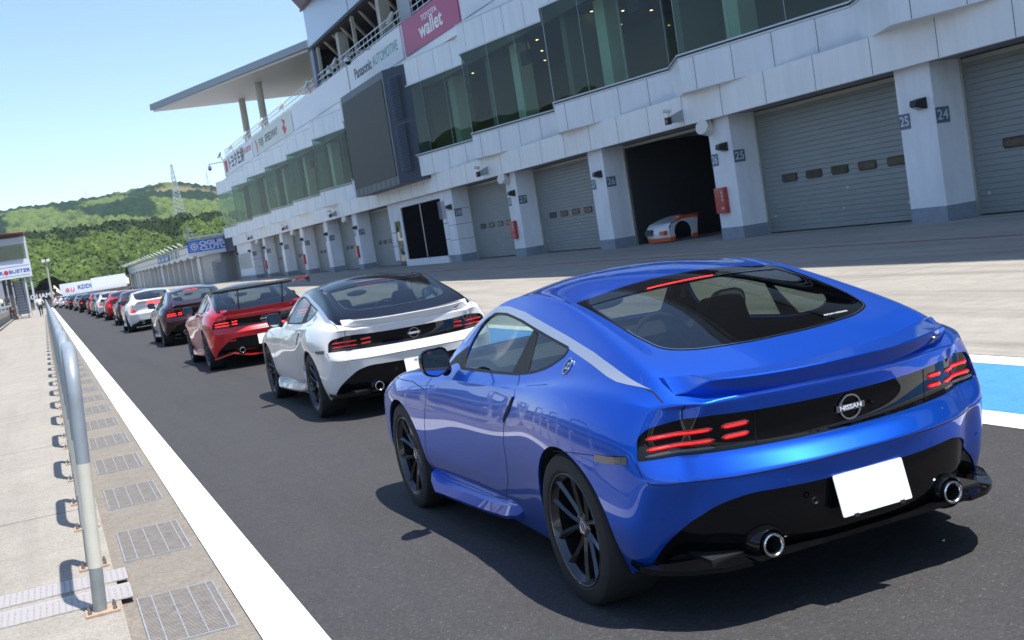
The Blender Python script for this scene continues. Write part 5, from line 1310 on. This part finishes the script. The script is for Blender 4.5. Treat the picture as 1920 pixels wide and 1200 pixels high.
figure((-2.42, 112 * .97, .022), R(-90), 'person in a black top and brown trousers leaning back on the white pipe rail', Jm, mat('black_cloth', (.012, .012, .016), rough=.85), mat('brown_cloth', (.10, .06, .035), rough=.85), mat('shoe_pale', (.6, .6, .6), rough=.6), hairm)
Jw = joints(stride=.20); Jw.update(elL=(-.30, -.08, 1.16, .043), wrL=(-.30, .10, 1.0, .028), paL=(-.28, .16, .96, .032), elR=(.32, .02, 1.18, .043), wrR=(.30, .18, 1.06, .028), paR=(.28, .24, 1.04, .032))
figure((-.42, 108.5, .022), R(-6), 'person in a loose white shirt and navy trousers walking away on the walkway', Jw, mat('white_cloth', (.72, .74, .72), rough=.85), mat('navy_cloth', (.012, .018, .05), rough=.85), mat('shoe_pale', (.6, .6, .6), rough=.6), mat('brown_hair', (.08, .045, .03), rough=.6), 'long', 1.22)
# ================================================================ beyond the pit building
B2 = empty('garage_row', (21, 250, 0), 'lower cream garage row beyond the main pit building', 'building')
crm = mat('garage_cream', (.80, .78, .72), rough=.7, var=.06, vscale=.6); crp = mat('garage_pier', (.68, .66, .62), rough=.75)
mb = MB(); mb.box(20.95, 34, 155, 335, 3.75, 5.55); mb.build('upper_wall', crm, B2)
mb = MB(); mb.box(20.92, 20.95, 155, 335, 4.55, 4.60); mb.box(21.4, 34, 142.5, 156, 3.5, 5.6); mb.build('wall_line', joint, B2)
mb = MB(); mb.box(23.0, 34, 142.5, 335, 0, 3.75); mb.box(21.3, 23, 155, 174, 0, 3.75); mb.build('back_wall', mat('garage_back', (.42, .41, .38), rough=.8), B2)
mb = MB(); mb.box(20.9, 23, 155, 335, 3.65, 3.74); mb.build('soffit', soff, B2)
y = 176.0; k = 0
while y < 334:
    mb = MB(); wd = .9 if k % 6 else 3.4; mb.box(21.2, 23.0, y, y + wd, 0, 3.66); mb.build('pier', crp, B2)
    mb = MB(); mb.box(20.55, 20.95, y + .4, y + .8, 3.6, 3.95); mb.build('lamp_bracket', mat('bracket_grey', (.3, .31, .32), rough=.5), B2)
    y += 9.6; k += 1
mb = MB(); mb.add([(20.5, 155, 5.6), (20.5, 335, 5.6), (34, 335, 6.4), (34, 155, 6.4), (20.5, 155, 5.75), (20.5, 335, 5.75), (34, 335, 6.6), (34, 155, 6.6)], [(3, 2, 1, 0), (4, 5, 6, 7), (0, 1, 5, 4), (1, 2, 6, 5), (2, 3, 7, 6), (3, 0, 4, 7)]); rf2 = mb.build('roof', capm, B2)
for k in range(22):
    mb = MB(); y = 186 + k * 7; mb.add([(20.3, y, 5.75), (20.3, y + .25, 5.75), (19.6, y + .25, 6.25), (19.6, y, 6.25), (20.3, y, 5.95), (20.3, y + .25, 5.95), (19.6, y + .25, 6.4), (19.6, y, 6.4)], [(3, 2, 1, 0), (4, 5, 6, 7), (0, 1, 5, 4), (1, 2, 6, 5), (2, 3, 7, 6), (3, 0, 4, 7)]); mb.build('roof_fin', mat('fin_white', (.75, .75, .72), rough=.5), rf2)
# wall signs of the far row
t = empty('sign_board', (20.9, 235, 4.8), 'blue and white squared sign on the far garage row', 'sign board')
mb = MB(); mb.box(20.84, 20.9, 214, 236, 4.25, 5.35); mb.build('board', mat('sign_navy', (.06, .13, .34), rough=.5), t)
for k in range(3):
    mb = MB(); mb.box(20.82, 20.84, 216 + k * 7, 221 + k * 7, 4.45, 5.15); mb.build('pale_square', mat('sign_pale', (.5, .55, .65), rough=.5), t)
t = empty('sign_board', (20.9, 205, 4.8), 'two small green and white signs on the far garage row', 'sign board')
for y in (199, 206.5):
    mb = MB(); mb.box(20.84, 20.9, y + 2.6, y + 4.4, 4.3, 5.4); mb.build('green_panel', mat('sign_green', (.01, .22, .16), rough=.5), t)
    mb = MB(); mb.box(20.84, 20.9, y, y + 2.4, 4.45, 5.25); mb.build('white_panel', mat('sign_pale', (.5, .55, .65), rough=.5), t)
# blue sign hall
t = empty('sign_board', (17, 150, 4), 'blue sign board with white lettering OGURA CLUTCH on a white beam', 'sign board')
mb = MB(); mb.box(16.95, 21.9, 149.9, 150.1, 4.05, 5.42); bdo = mb.build('board', mat('sign_ogura_blue', (.005, .16, .80), rough=.45), t)
lw = mat('white_letters', (.8, .8, .8), rough=.3)
text('lettering', 'OGURA', .72, basis((18.35, 149.88, 5.0), (1, 0, 0), (0, 0, 1)), lw, bdo, align='LEFT', sx=1.45, bold=.035)
text('lettering', 'CLUTCH', .72, basis((18.35, 149.88, 4.42), (1, 0, 0), (0, 0, 1)), lw, bdo, align='LEFT', sx=1.35, bold=.035)
mb = MB(); M = basis((17.72, 149.89, 4.73), (1, 0, 0), (0, 0, 1))
for a, b_ in (((-.52, -.52), (.52, -.47)), ((-.52, .47), (.52, .52)), ((-.52, -.52), (-.47, .52)), ((.47, -.52), (.52, .52))): mb.box(a[0], b_[0], a[1], b_[1], 0, .01, M)
mb.lathe([(.26, .0), (.26, .012), (.42, .012), (.42, 0)], 24, M); mb.lathe([(.0001, .012), (.16, .012)], 16, M); mb.build('sign_mark', lw, bdo)
mb = MB(); mb.box(16.95, 22.3, 149.85, 151, 3.62, 4.04); mb.build('beam', mat('beam_white', (.8, .8, .8), rough=.5), t)
mb = MB(); mb.box(17.3, 22.0, 150, 150.5, 5.75, 5.95); mb.tube([(18.5, 150.2, 5.4), (18.5, 150.2, 5.8)], .05, 6); mb.tube([(20.3, 150.2, 5.4), (20.3, 150.2, 5.8)], .05, 6); mb.build('light_bar', mat('fin_white', (.75, .75, .72), rough=.5), t)
mb = MB(); mb.box(17.1, 22.0, 150.1, 151, 5.43, 5.62); mb.build('top_frame', mat('beam_cream', (.55, .55, .42), rough=.6), t)
t = empty('speaker_cluster', (17.2, 150, 6), 'white horn loudspeaker cluster above the blue sign', 'loudspeaker')
mb = MB(); mb.tube([(17.35, 150.2, 5.6), (17.35, 150.2, 6.4)], .05, 6); mb.build('pole', capm, t)
for dx, dz, rx in ((0, .75, 60), (-.25, .35, 100), (.25, .4, 120)):
    mb = MB(); mb.lathe([(.06, 0), (.12, .18), (.27, .40), (.24, .40), (.05, .05)], 14, Matrix.Translation((17.35 + dx, 150.1, 5.95 + dz)) @ Matrix.Rotation(R(rx), 4, 'X') @ Matrix.Rotation(R(dx * 120), 4, 'Y')); mb.build('horn', mat('fin_white', (.75, .75, .72), rough=.5), t, smooth=40)
# roll cage trolley / gate of wire by the corner
t = empty('wire_cage', (20.3, 148, 0), 'silver wire mesh cage standing at the far corner of the pit building', 'cage')
mb = MB()
for z in (.05, 1.0, 1.9, 2.75): 
    for a, b_ in (((19.7, 149), (20.9, 149)), ((19.7, 149), (19.7, 152)), ((20.9, 149), (20.9, 152)), ((19.7, 152), (20.9, 152))): mb.tube([(*a, z), (*b_, z)], .035, 5)
mb.build('cage_rails', gal, t)
mb = MB()
for k in range(9): mb.tube([(19.7 + k * .15, 149, .05), (19.7 + k * .15, 149, 2.75)], .018, 4)
for k in range(12): mb.tube([(19.7, 149 + k * .25, .05), (19.7, 149 + k * .25, 2.75)], .018, 4)
mb.build('cage_bars', gal, t); mb = MB(); mb.box(19.75, 20.85, 149.2, 151.9, .2, 2.5); mb.build('cage_load', mat('load_pale', (.42, .44, .46), rough=.7, var=.3, vscale=2), t)
# barrier hoardings across the end
t = empty('hoarding', (9, 240, 0), 'long white hoarding reading au KDDI at the end of the lane', 'hoarding')
mb = MB(); mb.box(3.0, 8.6, 240, 240.3, 1.15, 3.35); mb.build('panel', mat('board_white', (.78, .80, .84), rough=.4), t)
mb = MB(); mb.box(8.6, 14.9, 239.9, 240.3, 1.15, 3.60); mb.build('panel', mat('board_white', (.78, .80, .84), rough=.4), t)
text('lettering', 'au', 1.45, basis((4.7, 239.96, 2.2), (1, 0, 0), (0, 0, 1)), mat('sign_orange_pink', (.75, .16, .14), rough=.5), t, shear=.15, sx=1.3, bold=.02)
text('lettering', 'KDDI', 1.05, basis((7.35, 239.96, 2.3), (1, 0, 0), (0, 0, 1)), mat('sign_blue', (.03, .10, .40), rough=.5), t, sx=1.0, bold=.03)
mb = MB()
for k in range(22): mb.tube([(3.4 + k * .53, 239.85, 1.2), (3.7 + k * .53, 239.6, 1.45), (3.4 + k * .53, 239.6, 1.75)], .035, 4)
mb.build('tyre_strap', mat('strap_blue', (.35, .38, .50), rough=.6), t)
mb = MB(); mb.box(2.8, 15.2, 239.4, 240.6, -.1, 1.1); mb.build('tyre_wall', mat('tyre_wall_brown', (.11, .10, .08), rough=.9, var=.5, vscale=1.2), t)
t = empty('hoarding', (0, 238, 0), 'black hoarding with white lettering behind the tower', 'hoarding')
mb = MB(); mb.box(-7, 2.3, 238, 238.3, .8, 2.75); mb.build('panel', mat('board_black', (.012, .013, .015), rough=.5), t)
text('lettering', 'YOKOHAMA', 1.15, basis((2.1, 237.95, 1.75), (1, 0, 0), (0, 0, 1)), lw, t, align='RIGHT', sx=1.05, bold=.03)
mb = MB(); mb.box(-7, 2.6, 238, 238.4, -.1, .78); mb.build('base', mat('tyre_wall_brown', (.11, .10, .08), rough=.9, var=.5, vscale=1.2), t)
t = empty('marshal_hut', (2.2, 200, 0), 'small rust brown hut beside the end of the lane', 'hut')
mb = MB(); mb.prism([(1.25, 0), (2.75, 0), (2.75, 1.4), (2.0, 2.0), (1.25, 1.5)], 200, 202, axis='y'); mb.build('hut_body', mat('rust_brown', (.13, .05, .035), rough=.8), t)
t = empty('mesh_fence', (18, 245, 0), 'tall pale mesh fence between the hoarding and the garage row', 'fence')
mb = MB()
for k in range(9): mb.tube([(14 + k * 1.2, 250, -.1), (14 + k * 1.2, 250, 3.2)], .05, 5)
mb.build('fence_posts', capm, t)
mb = MB()
for z in (1, 1.6, 2.2, 2.8, 3.2): mb.tube([(13, 250, z), (24, 250, z)], .03, 4)
mb.build('fence_wires', capm, t)
# ---------------------------------------------------------------- hills
rng = np.random.default_rng(7)
def vnoise(x, y, s, seed):
    r_ = np.random.default_rng(seed); G = r_.random((256, 256)); x = x / s; y = y / s
    xi = np.floor(x).astype(int); yi = np.floor(y).astype(int); fx = x - xi; fy = y - yi; fx = fx * fx * (3 - 2 * fx); fy = fy * fy * (3 - 2 * fy)
    g = lambda a, b: G[a % 256, b % 256]
    return (g(xi, yi) * (1 - fx) + g(xi + 1, yi) * fx) * (1 - fy) + (g(xi, yi + 1) * (1 - fx) + g(xi + 1, yi + 1) * fx) * fy
def fbm(x, y, s, seed, o=4): return sum(vnoise(x, y, s / 2 ** k, seed + k) / 2 ** k for k in range(o)) / sum(1 / 2 ** k for k in range(o))
def crowns(x, y, cell, seed, jit=.9):
    """height of the nearest round crown; id noise for colour"""
    r_ = np.random.default_rng(seed); JX = r_.random((512, 512)); JY = r_.random((512, 512)); HH = r_.random((512, 512))
    xi = np.floor(x / cell).astype(int); yi = np.floor(y / cell).astype(int); best = np.zeros_like(x); cid = np.zeros_like(x)
    for dx in (-1, 0, 1):
        for dy in (-1, 0, 1):
            a, b = xi + dx, yi + dy; cx = (a + .5 + jit * (JX[a % 512, b % 512] - .5)) * cell; cy = (b + .5 + jit * (JY[a % 512, b % 512] - .5)) * cell
            h = HH[a % 512, b % 512]; rr = cell * (.55 + .35 * h); d2 = ((x - cx) ** 2 + (y - cy) ** 2) / rr ** 2
            hh = np.sqrt(np.clip(1 - d2, 0, 1)) * rr * (.8 + .5 * h); m = hh > best; best = np.where(m, hh, best); cid = np.where(m, h, cid)
    return best, cid
def hill_mesh(name, X, Y, Z, col):
    ny, nx = X.shape; V = np.stack([X, Y, Z], -1).reshape(-1, 3)
    idx = np.arange(nx * ny).reshape(ny, nx); Fq = np.stack([idx[:-1, :-1], idx[:-1, 1:], idx[1:, 1:], idx[1:, :-1]], -1).reshape(-1, 4)
    me = bpy.data.meshes.new(name); me.vertices.add(len(V)); me.vertices.foreach_set('co', V.ravel()); me.loops.add(Fq.size); me.loops.foreach_set('vertex_index', Fq.ravel().astype(np.int32))
    me.polygons.add(len(Fq)); me.polygons.foreach_set('loop_start', np.arange(0, Fq.size, 4, dtype=np.int32)); me.update(); me.validate()
    me.polygons.foreach_set('use_smooth', [True] * len(Fq))
    ca = me.color_attributes.new('kind', 'FLOAT_COLOR', 'POINT'); C4 = np.ones((len(V), 4)); C4[:, :3] = col.reshape(-1, 3); ca.data.foreach_set('color', C4.ravel())
    m = bpy.data.materials.new(name + '_foliage'); m.use_nodes = True; n = m.node_tree.nodes; l = m.node_tree.links; b = n['Principled BSDF']; b.inputs['Roughness'].default_value = .9; b.inputs['Specular IOR Level'].default_value = .1
    at = n.new('ShaderNodeVertexColor'); at.layer_name = 'kind'; g = n.new('ShaderNodeNewGeometry'); ns = n.new('ShaderNodeTexNoise'); ns.inputs['Scale'].default_value = .35; ns.inputs['Detail'].default_value = 6; ns.inputs['Roughness'].default_value = .75
    l.new(g.outputs['Position'], ns.inputs['Vector']); mr = n.new('ShaderNodeMapRange'); mr.inputs[1].default_value = .3; mr.inputs[2].default_value = .7; mr.inputs[3].default_value = .6; mr.inputs[4].default_value = 1.4; l.new(ns.outputs[0], mr.inputs[0])
    mx = n.new('ShaderNodeMix'); mx.data_type = 'RGBA'; mx.blend_type = 'MULTIPLY'; mx.inputs[0].default_value = 1; l.new(at.outputs[0], mx.inputs[6]); l.new(mr.outputs[0], mx.inputs[7]); l.new(mx.outputs[2], b.inputs['Base Color'])
    bp = n.new('ShaderNodeBump'); bp.inputs['Strength'].default_value = 1; bp.inputs['Distance'].default_value = 2.5; l.new(ns.outputs[0], bp.inputs['Height']); l.new(bp.outputs[0], b.inputs['Normal'])
    me.materials.append(m); return tag(place(name, me), kind='structure')
# the distant wooded ridge, about 1.3 km away
xs = np.arange(-150, 430, 1.35); ys = np.concatenate([np.arange(760, 1320, 2.2), np.arange(1320, 1480, 6.0)])
X, Y = np.meshgrid(xs, ys)
RZ = 8.5
def ridge(x):   # skyline height against x at y ~ 1300 (camera at 1.67)
    return np.interp(x, [-330, -60, -25, 25, 77, 114, 130, 152, 165, 188, 230, 400, 700], [92, 94, 94, 94.5, 95.5, 98.5, 101, 99.0, 95.0, 88, 78, 55, 40]) - RZ + 1.2 * fbm(x, x * 0, 60, 3)
t_ = np.clip((Y - 700) / 600, 0, 1); shape = t_ ** .85
shape = np.where(Y > 1300, 1 - ((Y - 1300) / 500) ** 1.5, shape)
gul = (fbm(X, Y * .3, 70, 11) - .5) * 34 * np.clip(shape * 3, 0, 1) * np.clip((1290 - Y) / 250, 0, 1)
Zb = (ridge(X) * shape + gul) + 0
cr1, id1 = crowns(X, Y, 6.0, 21)
cr2, id2b = crowns(X, Y, 3.4, 22); cr1 = cr1 * .75 + cr2 * .8; id1 = .6 * id1 + .4 * id2b
mask_meadow = ((X - 150) / 38) ** 2 + ((Y - 1235) / 48) ** 2 < 1 + .6 * (fbm(X, Y, 30, 5) - .5)
Z = Zb + cr1 * np.where(mask_meadow, .02, 1)
con = fbm(X, Y * .2, 34, 31, 5); con = con + .16 * np.clip((shape - .86) / .1, 0, 1) - .02
dark = np.array([.020, .046, .024]); mid = np.array([.050, .095, .032]); lite = np.array([.135, .185, .058]); tan_ = np.array([.22, .20, .10])
f = np.clip((con - .52) / .05, 0, 1)[..., None]
sp2 = np.clip((id1 - .25) * 2.2, 0, 1)[..., None]
col = (mid * .75 * (1 - sp2) + lite * 1.1 * sp2) * (1 - f) + dark * (.7 + .6 * id1[..., None]) * f
col = np.where(mask_meadow[..., None], tan_ * (.8 + .5 * fbm(X, Y, 14, 8)[..., None]), col)
hill_mesh('hills', X, Y, Z, col)
# conifers standing along the far crest
# near wooded bank across the end of the track, about 400 m away
xs = np.arange(-70, 175, .55); ys = np.arange(318, 452, .75); X, Y = np.meshgrid(xs, ys)
top = np.interp(X, [-70, -1, 30, 80, 175], [17.4, 17.8, 17.2, 14.9, 13]); t_ = np.clip((Y - 322) / 90, 0, 1)
Zb = top * (1 - (1 - t_) ** 1.35) * .86 - .4 + (fbm(X, Y, 26, 41) - .5) * 3.5 * np.clip(t_ * 4, 0, 1) * np.clip(1.25 - t_, 0, 1)
c1, id1 = crowns(X, Y, 6.2, 51); c2, id2 = crowns(X, Y, 1.5, 52); con = t_ + (fbm(X, Y * .5, 12, 61) - .5) * .75
Z = Zb + c1 * 1.0 + c2 * .55 + .5 * vnoise(X, Y, .9, 71)
f = np.clip((con - .66) / .05, 0, 1)[..., None]
col = (np.array([.034, .064, .020]) * (1 - id1[..., None]) + np.array([.125, .18, .045]) * id1[..., None]) * (.75 + .5 * id2[..., None]); col = col * (1 - f) + np.array([.030, .052, .018]) * (.7 + .6 * id2[..., None]) * f
wd_ = hill_mesh('wooded_bank', X, Y, Z, col); wd_['kind'] = 'structure'
# wooded embankment across the main straight, mirrored in the glass and the paintwork
ys2 = np.arange(-90, 230, 1.6); xs2 = np.arange(-110, -42, 1.4); X2, Y2 = np.meshgrid(xs2, ys2); t2 = np.clip((-44 - X2) / 60, 0, 1)
k1, i1 = crowns(X2, Y2, 6.5, 91); k2, i2 = crowns(X2, Y2, 2.2, 92)
Z2 = 19 * t2 ** .8 + k1 * .45 + k2 * .9 + 2.5 * fbm(X2, Y2, 9, 95) - 1.5
c2_ = (np.array([.020, .040, .014]) * (1 - i1[..., None]) + np.array([.07, .11, .03]) * i1[..., None]) * (.75 + .5 * i2[..., None])
hill_mesh('wooded_embankment', X2, Y2, Z2, c2_)
# loose leafy clumps over the bank so that crowns break up
def leaf_mesh(name, P, S_, m, seed=1, flat=.5):
    r_ = np.random.default_rng(seed); n = len(P); A = r_.normal(size=(n, 3)); A /= np.linalg.norm(A, axis=1)[:, None]; Bv = np.cross(A, r_.normal(size=(n, 3))); Bv /= np.linalg.norm(Bv, axis=1)[:, None]
    Cc = np.cross(A, Bv); s = S_[:, None]; V = np.stack([P + Bv * s, P + Cc * s * .6, P - Bv * s, P - Cc * s * .6], 1).reshape(-1, 3)
    Fq = np.arange(4 * n).reshape(n, 4); me = bpy.data.meshes.new(name); me.vertices.add(4 * n); me.vertices.foreach_set('co', V.ravel()); me.loops.add(4 * n); me.loops.foreach_set('vertex_index', Fq.ravel().astype(np.int32)); me.polygons.add(n); me.polygons.foreach_set('loop_start', np.arange(0, 4 * n, 4, dtype=np.int32)); me.update()
    me.materials.append(m); return me
def leafm(name, col):
    m = mat(name, col, rough=.7, var=.35, vscale=.25); return m
ii = rng.integers(0, X.size, 50000); Xf_, Yf_, Zf_ = X.ravel()[ii], Y.ravel()[ii], Z.ravel()[ii]; cf = con.ravel()[ii]; idf = id1.ravel()[ii]
P = np.stack([Xf_ + rng.normal(size=len(ii)) * .3, Yf_ + rng.normal(size=len(ii)) * .3, Zf_ + rng.random(len(ii)) * .5], -1)
for nm, sel, c_ in (('foliage_dark', cf > .66, (.028, .050, .016)), ('foliage_mid', (cf <= .66) & (idf < .5), (.036, .066, .020)), ('foliage_light', (cf <= .66) & (idf >= .5), (.095, .145, .036))):
    o = place(nm, leaf_mesh(nm, P[sel], .25 + .4 * rng.random(sel.sum()), leafm(nm + '_leaf', c_), 5)); tag(o, kind='stuff')
# pylons
def pylon(x, y, z0, h, label, red=False):
    t = empty('lattice_pylon', (x, y, z0), label, 'pylon', 'lattice pylons on the hills'); m = mat('pylon_grey', (.45, .47, .50), rough=.5, metal=.3)
    def wdt(k): return (.09 * h) * (1 - k) ** 1.15 + .012 * h
    mb = MB(); N = 14; r_ = h * .0042
    for s1 in (-1, 1):
        for s2 in (-1, 1): mb.tube([(x + s1 * wdt(k / N), y + s2 * wdt(k / N), z0 + h * k / N) for k in range(N + 1)], r_, 4)
    for k in range(N):
        a, b_ = wdt(k / N), wdt((k + 1) / N); za, zb = z0 + h * k / N, z0 + h * (k + 1) / N
        for s2 in (-1, 1): mb.tube([(x - a, y + s2 * a, za), (x + b_, y + s2 * b_, zb)], r_ * .7, 3); mb.tube([(x + a, y + s2 * a, za), (x - b_, y + s2 * b_, zb)], r_ * .7, 3); mb.tube([(x - b_, y + s2 * b_, zb), (x + b_, y + s2 * b_, zb)], r_ * .6, 3)
    mb.build('lattice', m, t)
    for k, wd in ((.66, .05), (.76, .055), (.86, .05), (.97, .035)):
        mb = MB(); mb.tube([(x - h * wd, y, z0 + h * k), (x + h * wd, y, z0 + h * k)], r_ * 1.4, 4); mb.build('cross_arm', m, t)
pylon(67 * 900 / 600, 900, 27.5 * 1.5 - 2, 26.5 * 1.5 + 2, 'tall lattice pylon standing in front of the hill, the nearest one')
pylon(26.28 * 1330 / 600, 1330, 92, 12, 'small lattice pylon on the left part of the ridge')
pylon(82.68 * 1330 / 600, 1330, 90, 17, 'lattice pylon on the ridge close to the pit building')

# ---------------------------------------------------------------- summer haze: even air round everything
mb = MB(); mb.box(-600, 900, -300, 1600, -2, 260)
hz = bpy.data.materials.new('haze_air'); hz.use_nodes = True; n = hz.node_tree.nodes; n.clear(); o = n.new('ShaderNodeOutputMaterial'); v = n.new('ShaderNodeVolumePrincipled')
v.inputs['Color'].default_value = (.80, .88, 1, 1); v.inputs['Density'].default_value = .00011; v.inputs['Anisotropy'].default_value = .3; hz.node_tree.links.new(v.outputs[0], o.inputs['Volume'])
tag(mb.build('haze', hz), kind='stuff')
# ---------------------------------------------------------------- cars of the queue
blue = paint('blue_metallic', (.0, .090, .60), metal=.74, rough=.40)
white = paint('white_pearl', (.74, .73, .71), metal=0, rough=.35)
blackp = paint('black_paint', (.004, .004, .006), metal=0, rough=.3)
blackp.node_tree.nodes['Principled BSDF'].inputs['Specular IOR Level'].default_value = 0
redp = paint('red_metallic', (.66, .010, .020), metal=.35, rough=.32)
maroon = paint('maroon_metallic', (.055, .010, .014), metal=.5, rough=.3)
silverp = paint('silver_metallic', (.45, .46, .48), metal=.8, rough=.3)
greyp = paint('grey_metallic', (.12, .13, .15), metal=.7, rough=.3)
railm = mat('satin_silver', (.52, .55, .62), rough=.28, metal=.6)
WHEELS = {}
for k_, mb_ in wheel_meshes().items():
    nm = {'tyre': 'wheel', 'disc': 'brake_disc', 'caliper': 'brake_caliper', 'cap': 'centre_cap'}.get(k_, k_)
    m_ = {'tyre': mat('tyre_rubber', (.018, .018, .019), rough=.75), 'disc': mat('disc_steel', (.25, .25, .26), rough=.35, metal=1), 'caliper': mat('caliper_red', (.55, .01, .01), rough=.35, coat=.5), 'cap': mat('cap_silver', (.6, .6, .62), rough=.25, metal=1)}.get(k_, mat('wheel_gunmetal', (.060, .065, .075), rough=.25, metal=.85, coat=.6))
    o_ = mb_.build(nm, m_, None, smooth=32); me_ = o_.data; bpy.data.objects.remove(o_); WHEELS['tyre' if k_ == 'tyre' else nm] = me_
S_new = make_shell(4)
b_ = build_car(S_new, (2.847, 4.728, .004), dict(paint=blue, rail=railm, label='glossy blue coupe nearest the camera with a blank white plate', plate='', flag=1))
b_.rotation_euler.y = R(-.6)
build_car(S_new, (3.31, 12.27, 0), dict(paint=white, roof=blackp, rail=railm, label='white coupe with a black roof directly ahead of the blue one', plate=('神戸 330', '13'), brake=0, lamp=.35))
S_mid = make_shell(3)
build_car(S_mid, (3.29, 20.87, 0), dict(paint=redp, roof=blackp, rail=redp, label='red coupe with a black roof and a tall black rear wing', plate=('富士', ''), nismo=1, wing=1, far=1, lamp=5, skirt=redp))
build_car(S_mid, (3.42, 30.6, 0), dict(paint=maroon, rail=maroon, label='dark maroon coupe between the winged red one and a white one', plate=('', ''), far=1, lamp=6))
def old_shape(P, I):     # the older model: shorter, rounder tail
    for key, v in P.items():
        if v.y < .2: v.y = .2 + (v.y - .2) * .93
        if v.z > .84 and v.y < .4: v.z += .02
        if v.y > 2.6: v.y = 2.6 + (v.y - 2.6) * .93
S_old = make_shell(2, 'old', old_shape)
darkmar = paint('wine_metallic', (.09, .008, .012), metal=.4, rough=.3)
queue = [  # X, Y of the rear axle, shell, paint, label, options
 (3.36, 42.8, S_old, white, 'white older coupe with arrow shaped lamps ahead of the maroon one', dict(roof=white, brake=1, lamp=6)),
 (3.55, 52.0, S_mid, darkmar, 'wine red coupe mostly hidden behind the white one with arrow shaped lamps', dict()),
 (3.60, 62.4, S_old, redp, 'bright red older coupe with a rear spoiler in the middle of the queue', dict(mirror=blackp)),
 (3.48, 70.4, S_old, white, 'white older coupe just ahead of the bright red one', dict()),
 (3.46, 77.5, S_mid, silverp, 'silver coupe squeezed between a white and a red car in the distance', dict()),
 (3.50, 85.5, S_old, redp, 'small distant red car behind the black one', dict()),
 (3.25, 96.5, S_old, blackp, 'black car in the distant part of the queue', dict(lamp=5)),
 (3.15, 109.5, S_old, silverp, 'distant silver car ahead of the black one', dict()),
 (2.95, 122.0, S_old, blackp, 'distant dark car with red lamps far down the queue', dict(lamp=5)),
 (2.80, 134.0, S_old, silverp, 'tiny silver grey car near the head of the queue', dict()),
 (2.35, 148.0, S_old, white, 'tiny white car second from the head of the queue', dict()),
 (1.9, 163.0, S_old, white, 'tiny white car with a dark window at the head of the queue', dict())]
for X_, Y_, sh, pt, lab, op in queue:
    build_car(sh, (X_, Y_, 0), dict(dict(paint=pt, rail=pt, label=lab, plate=('', ''), far=2, kind='old' if sh is S_old else 'new', lamp=3), **op))
for o in COL.objects:
    if o.get('_local'): del o['_local']
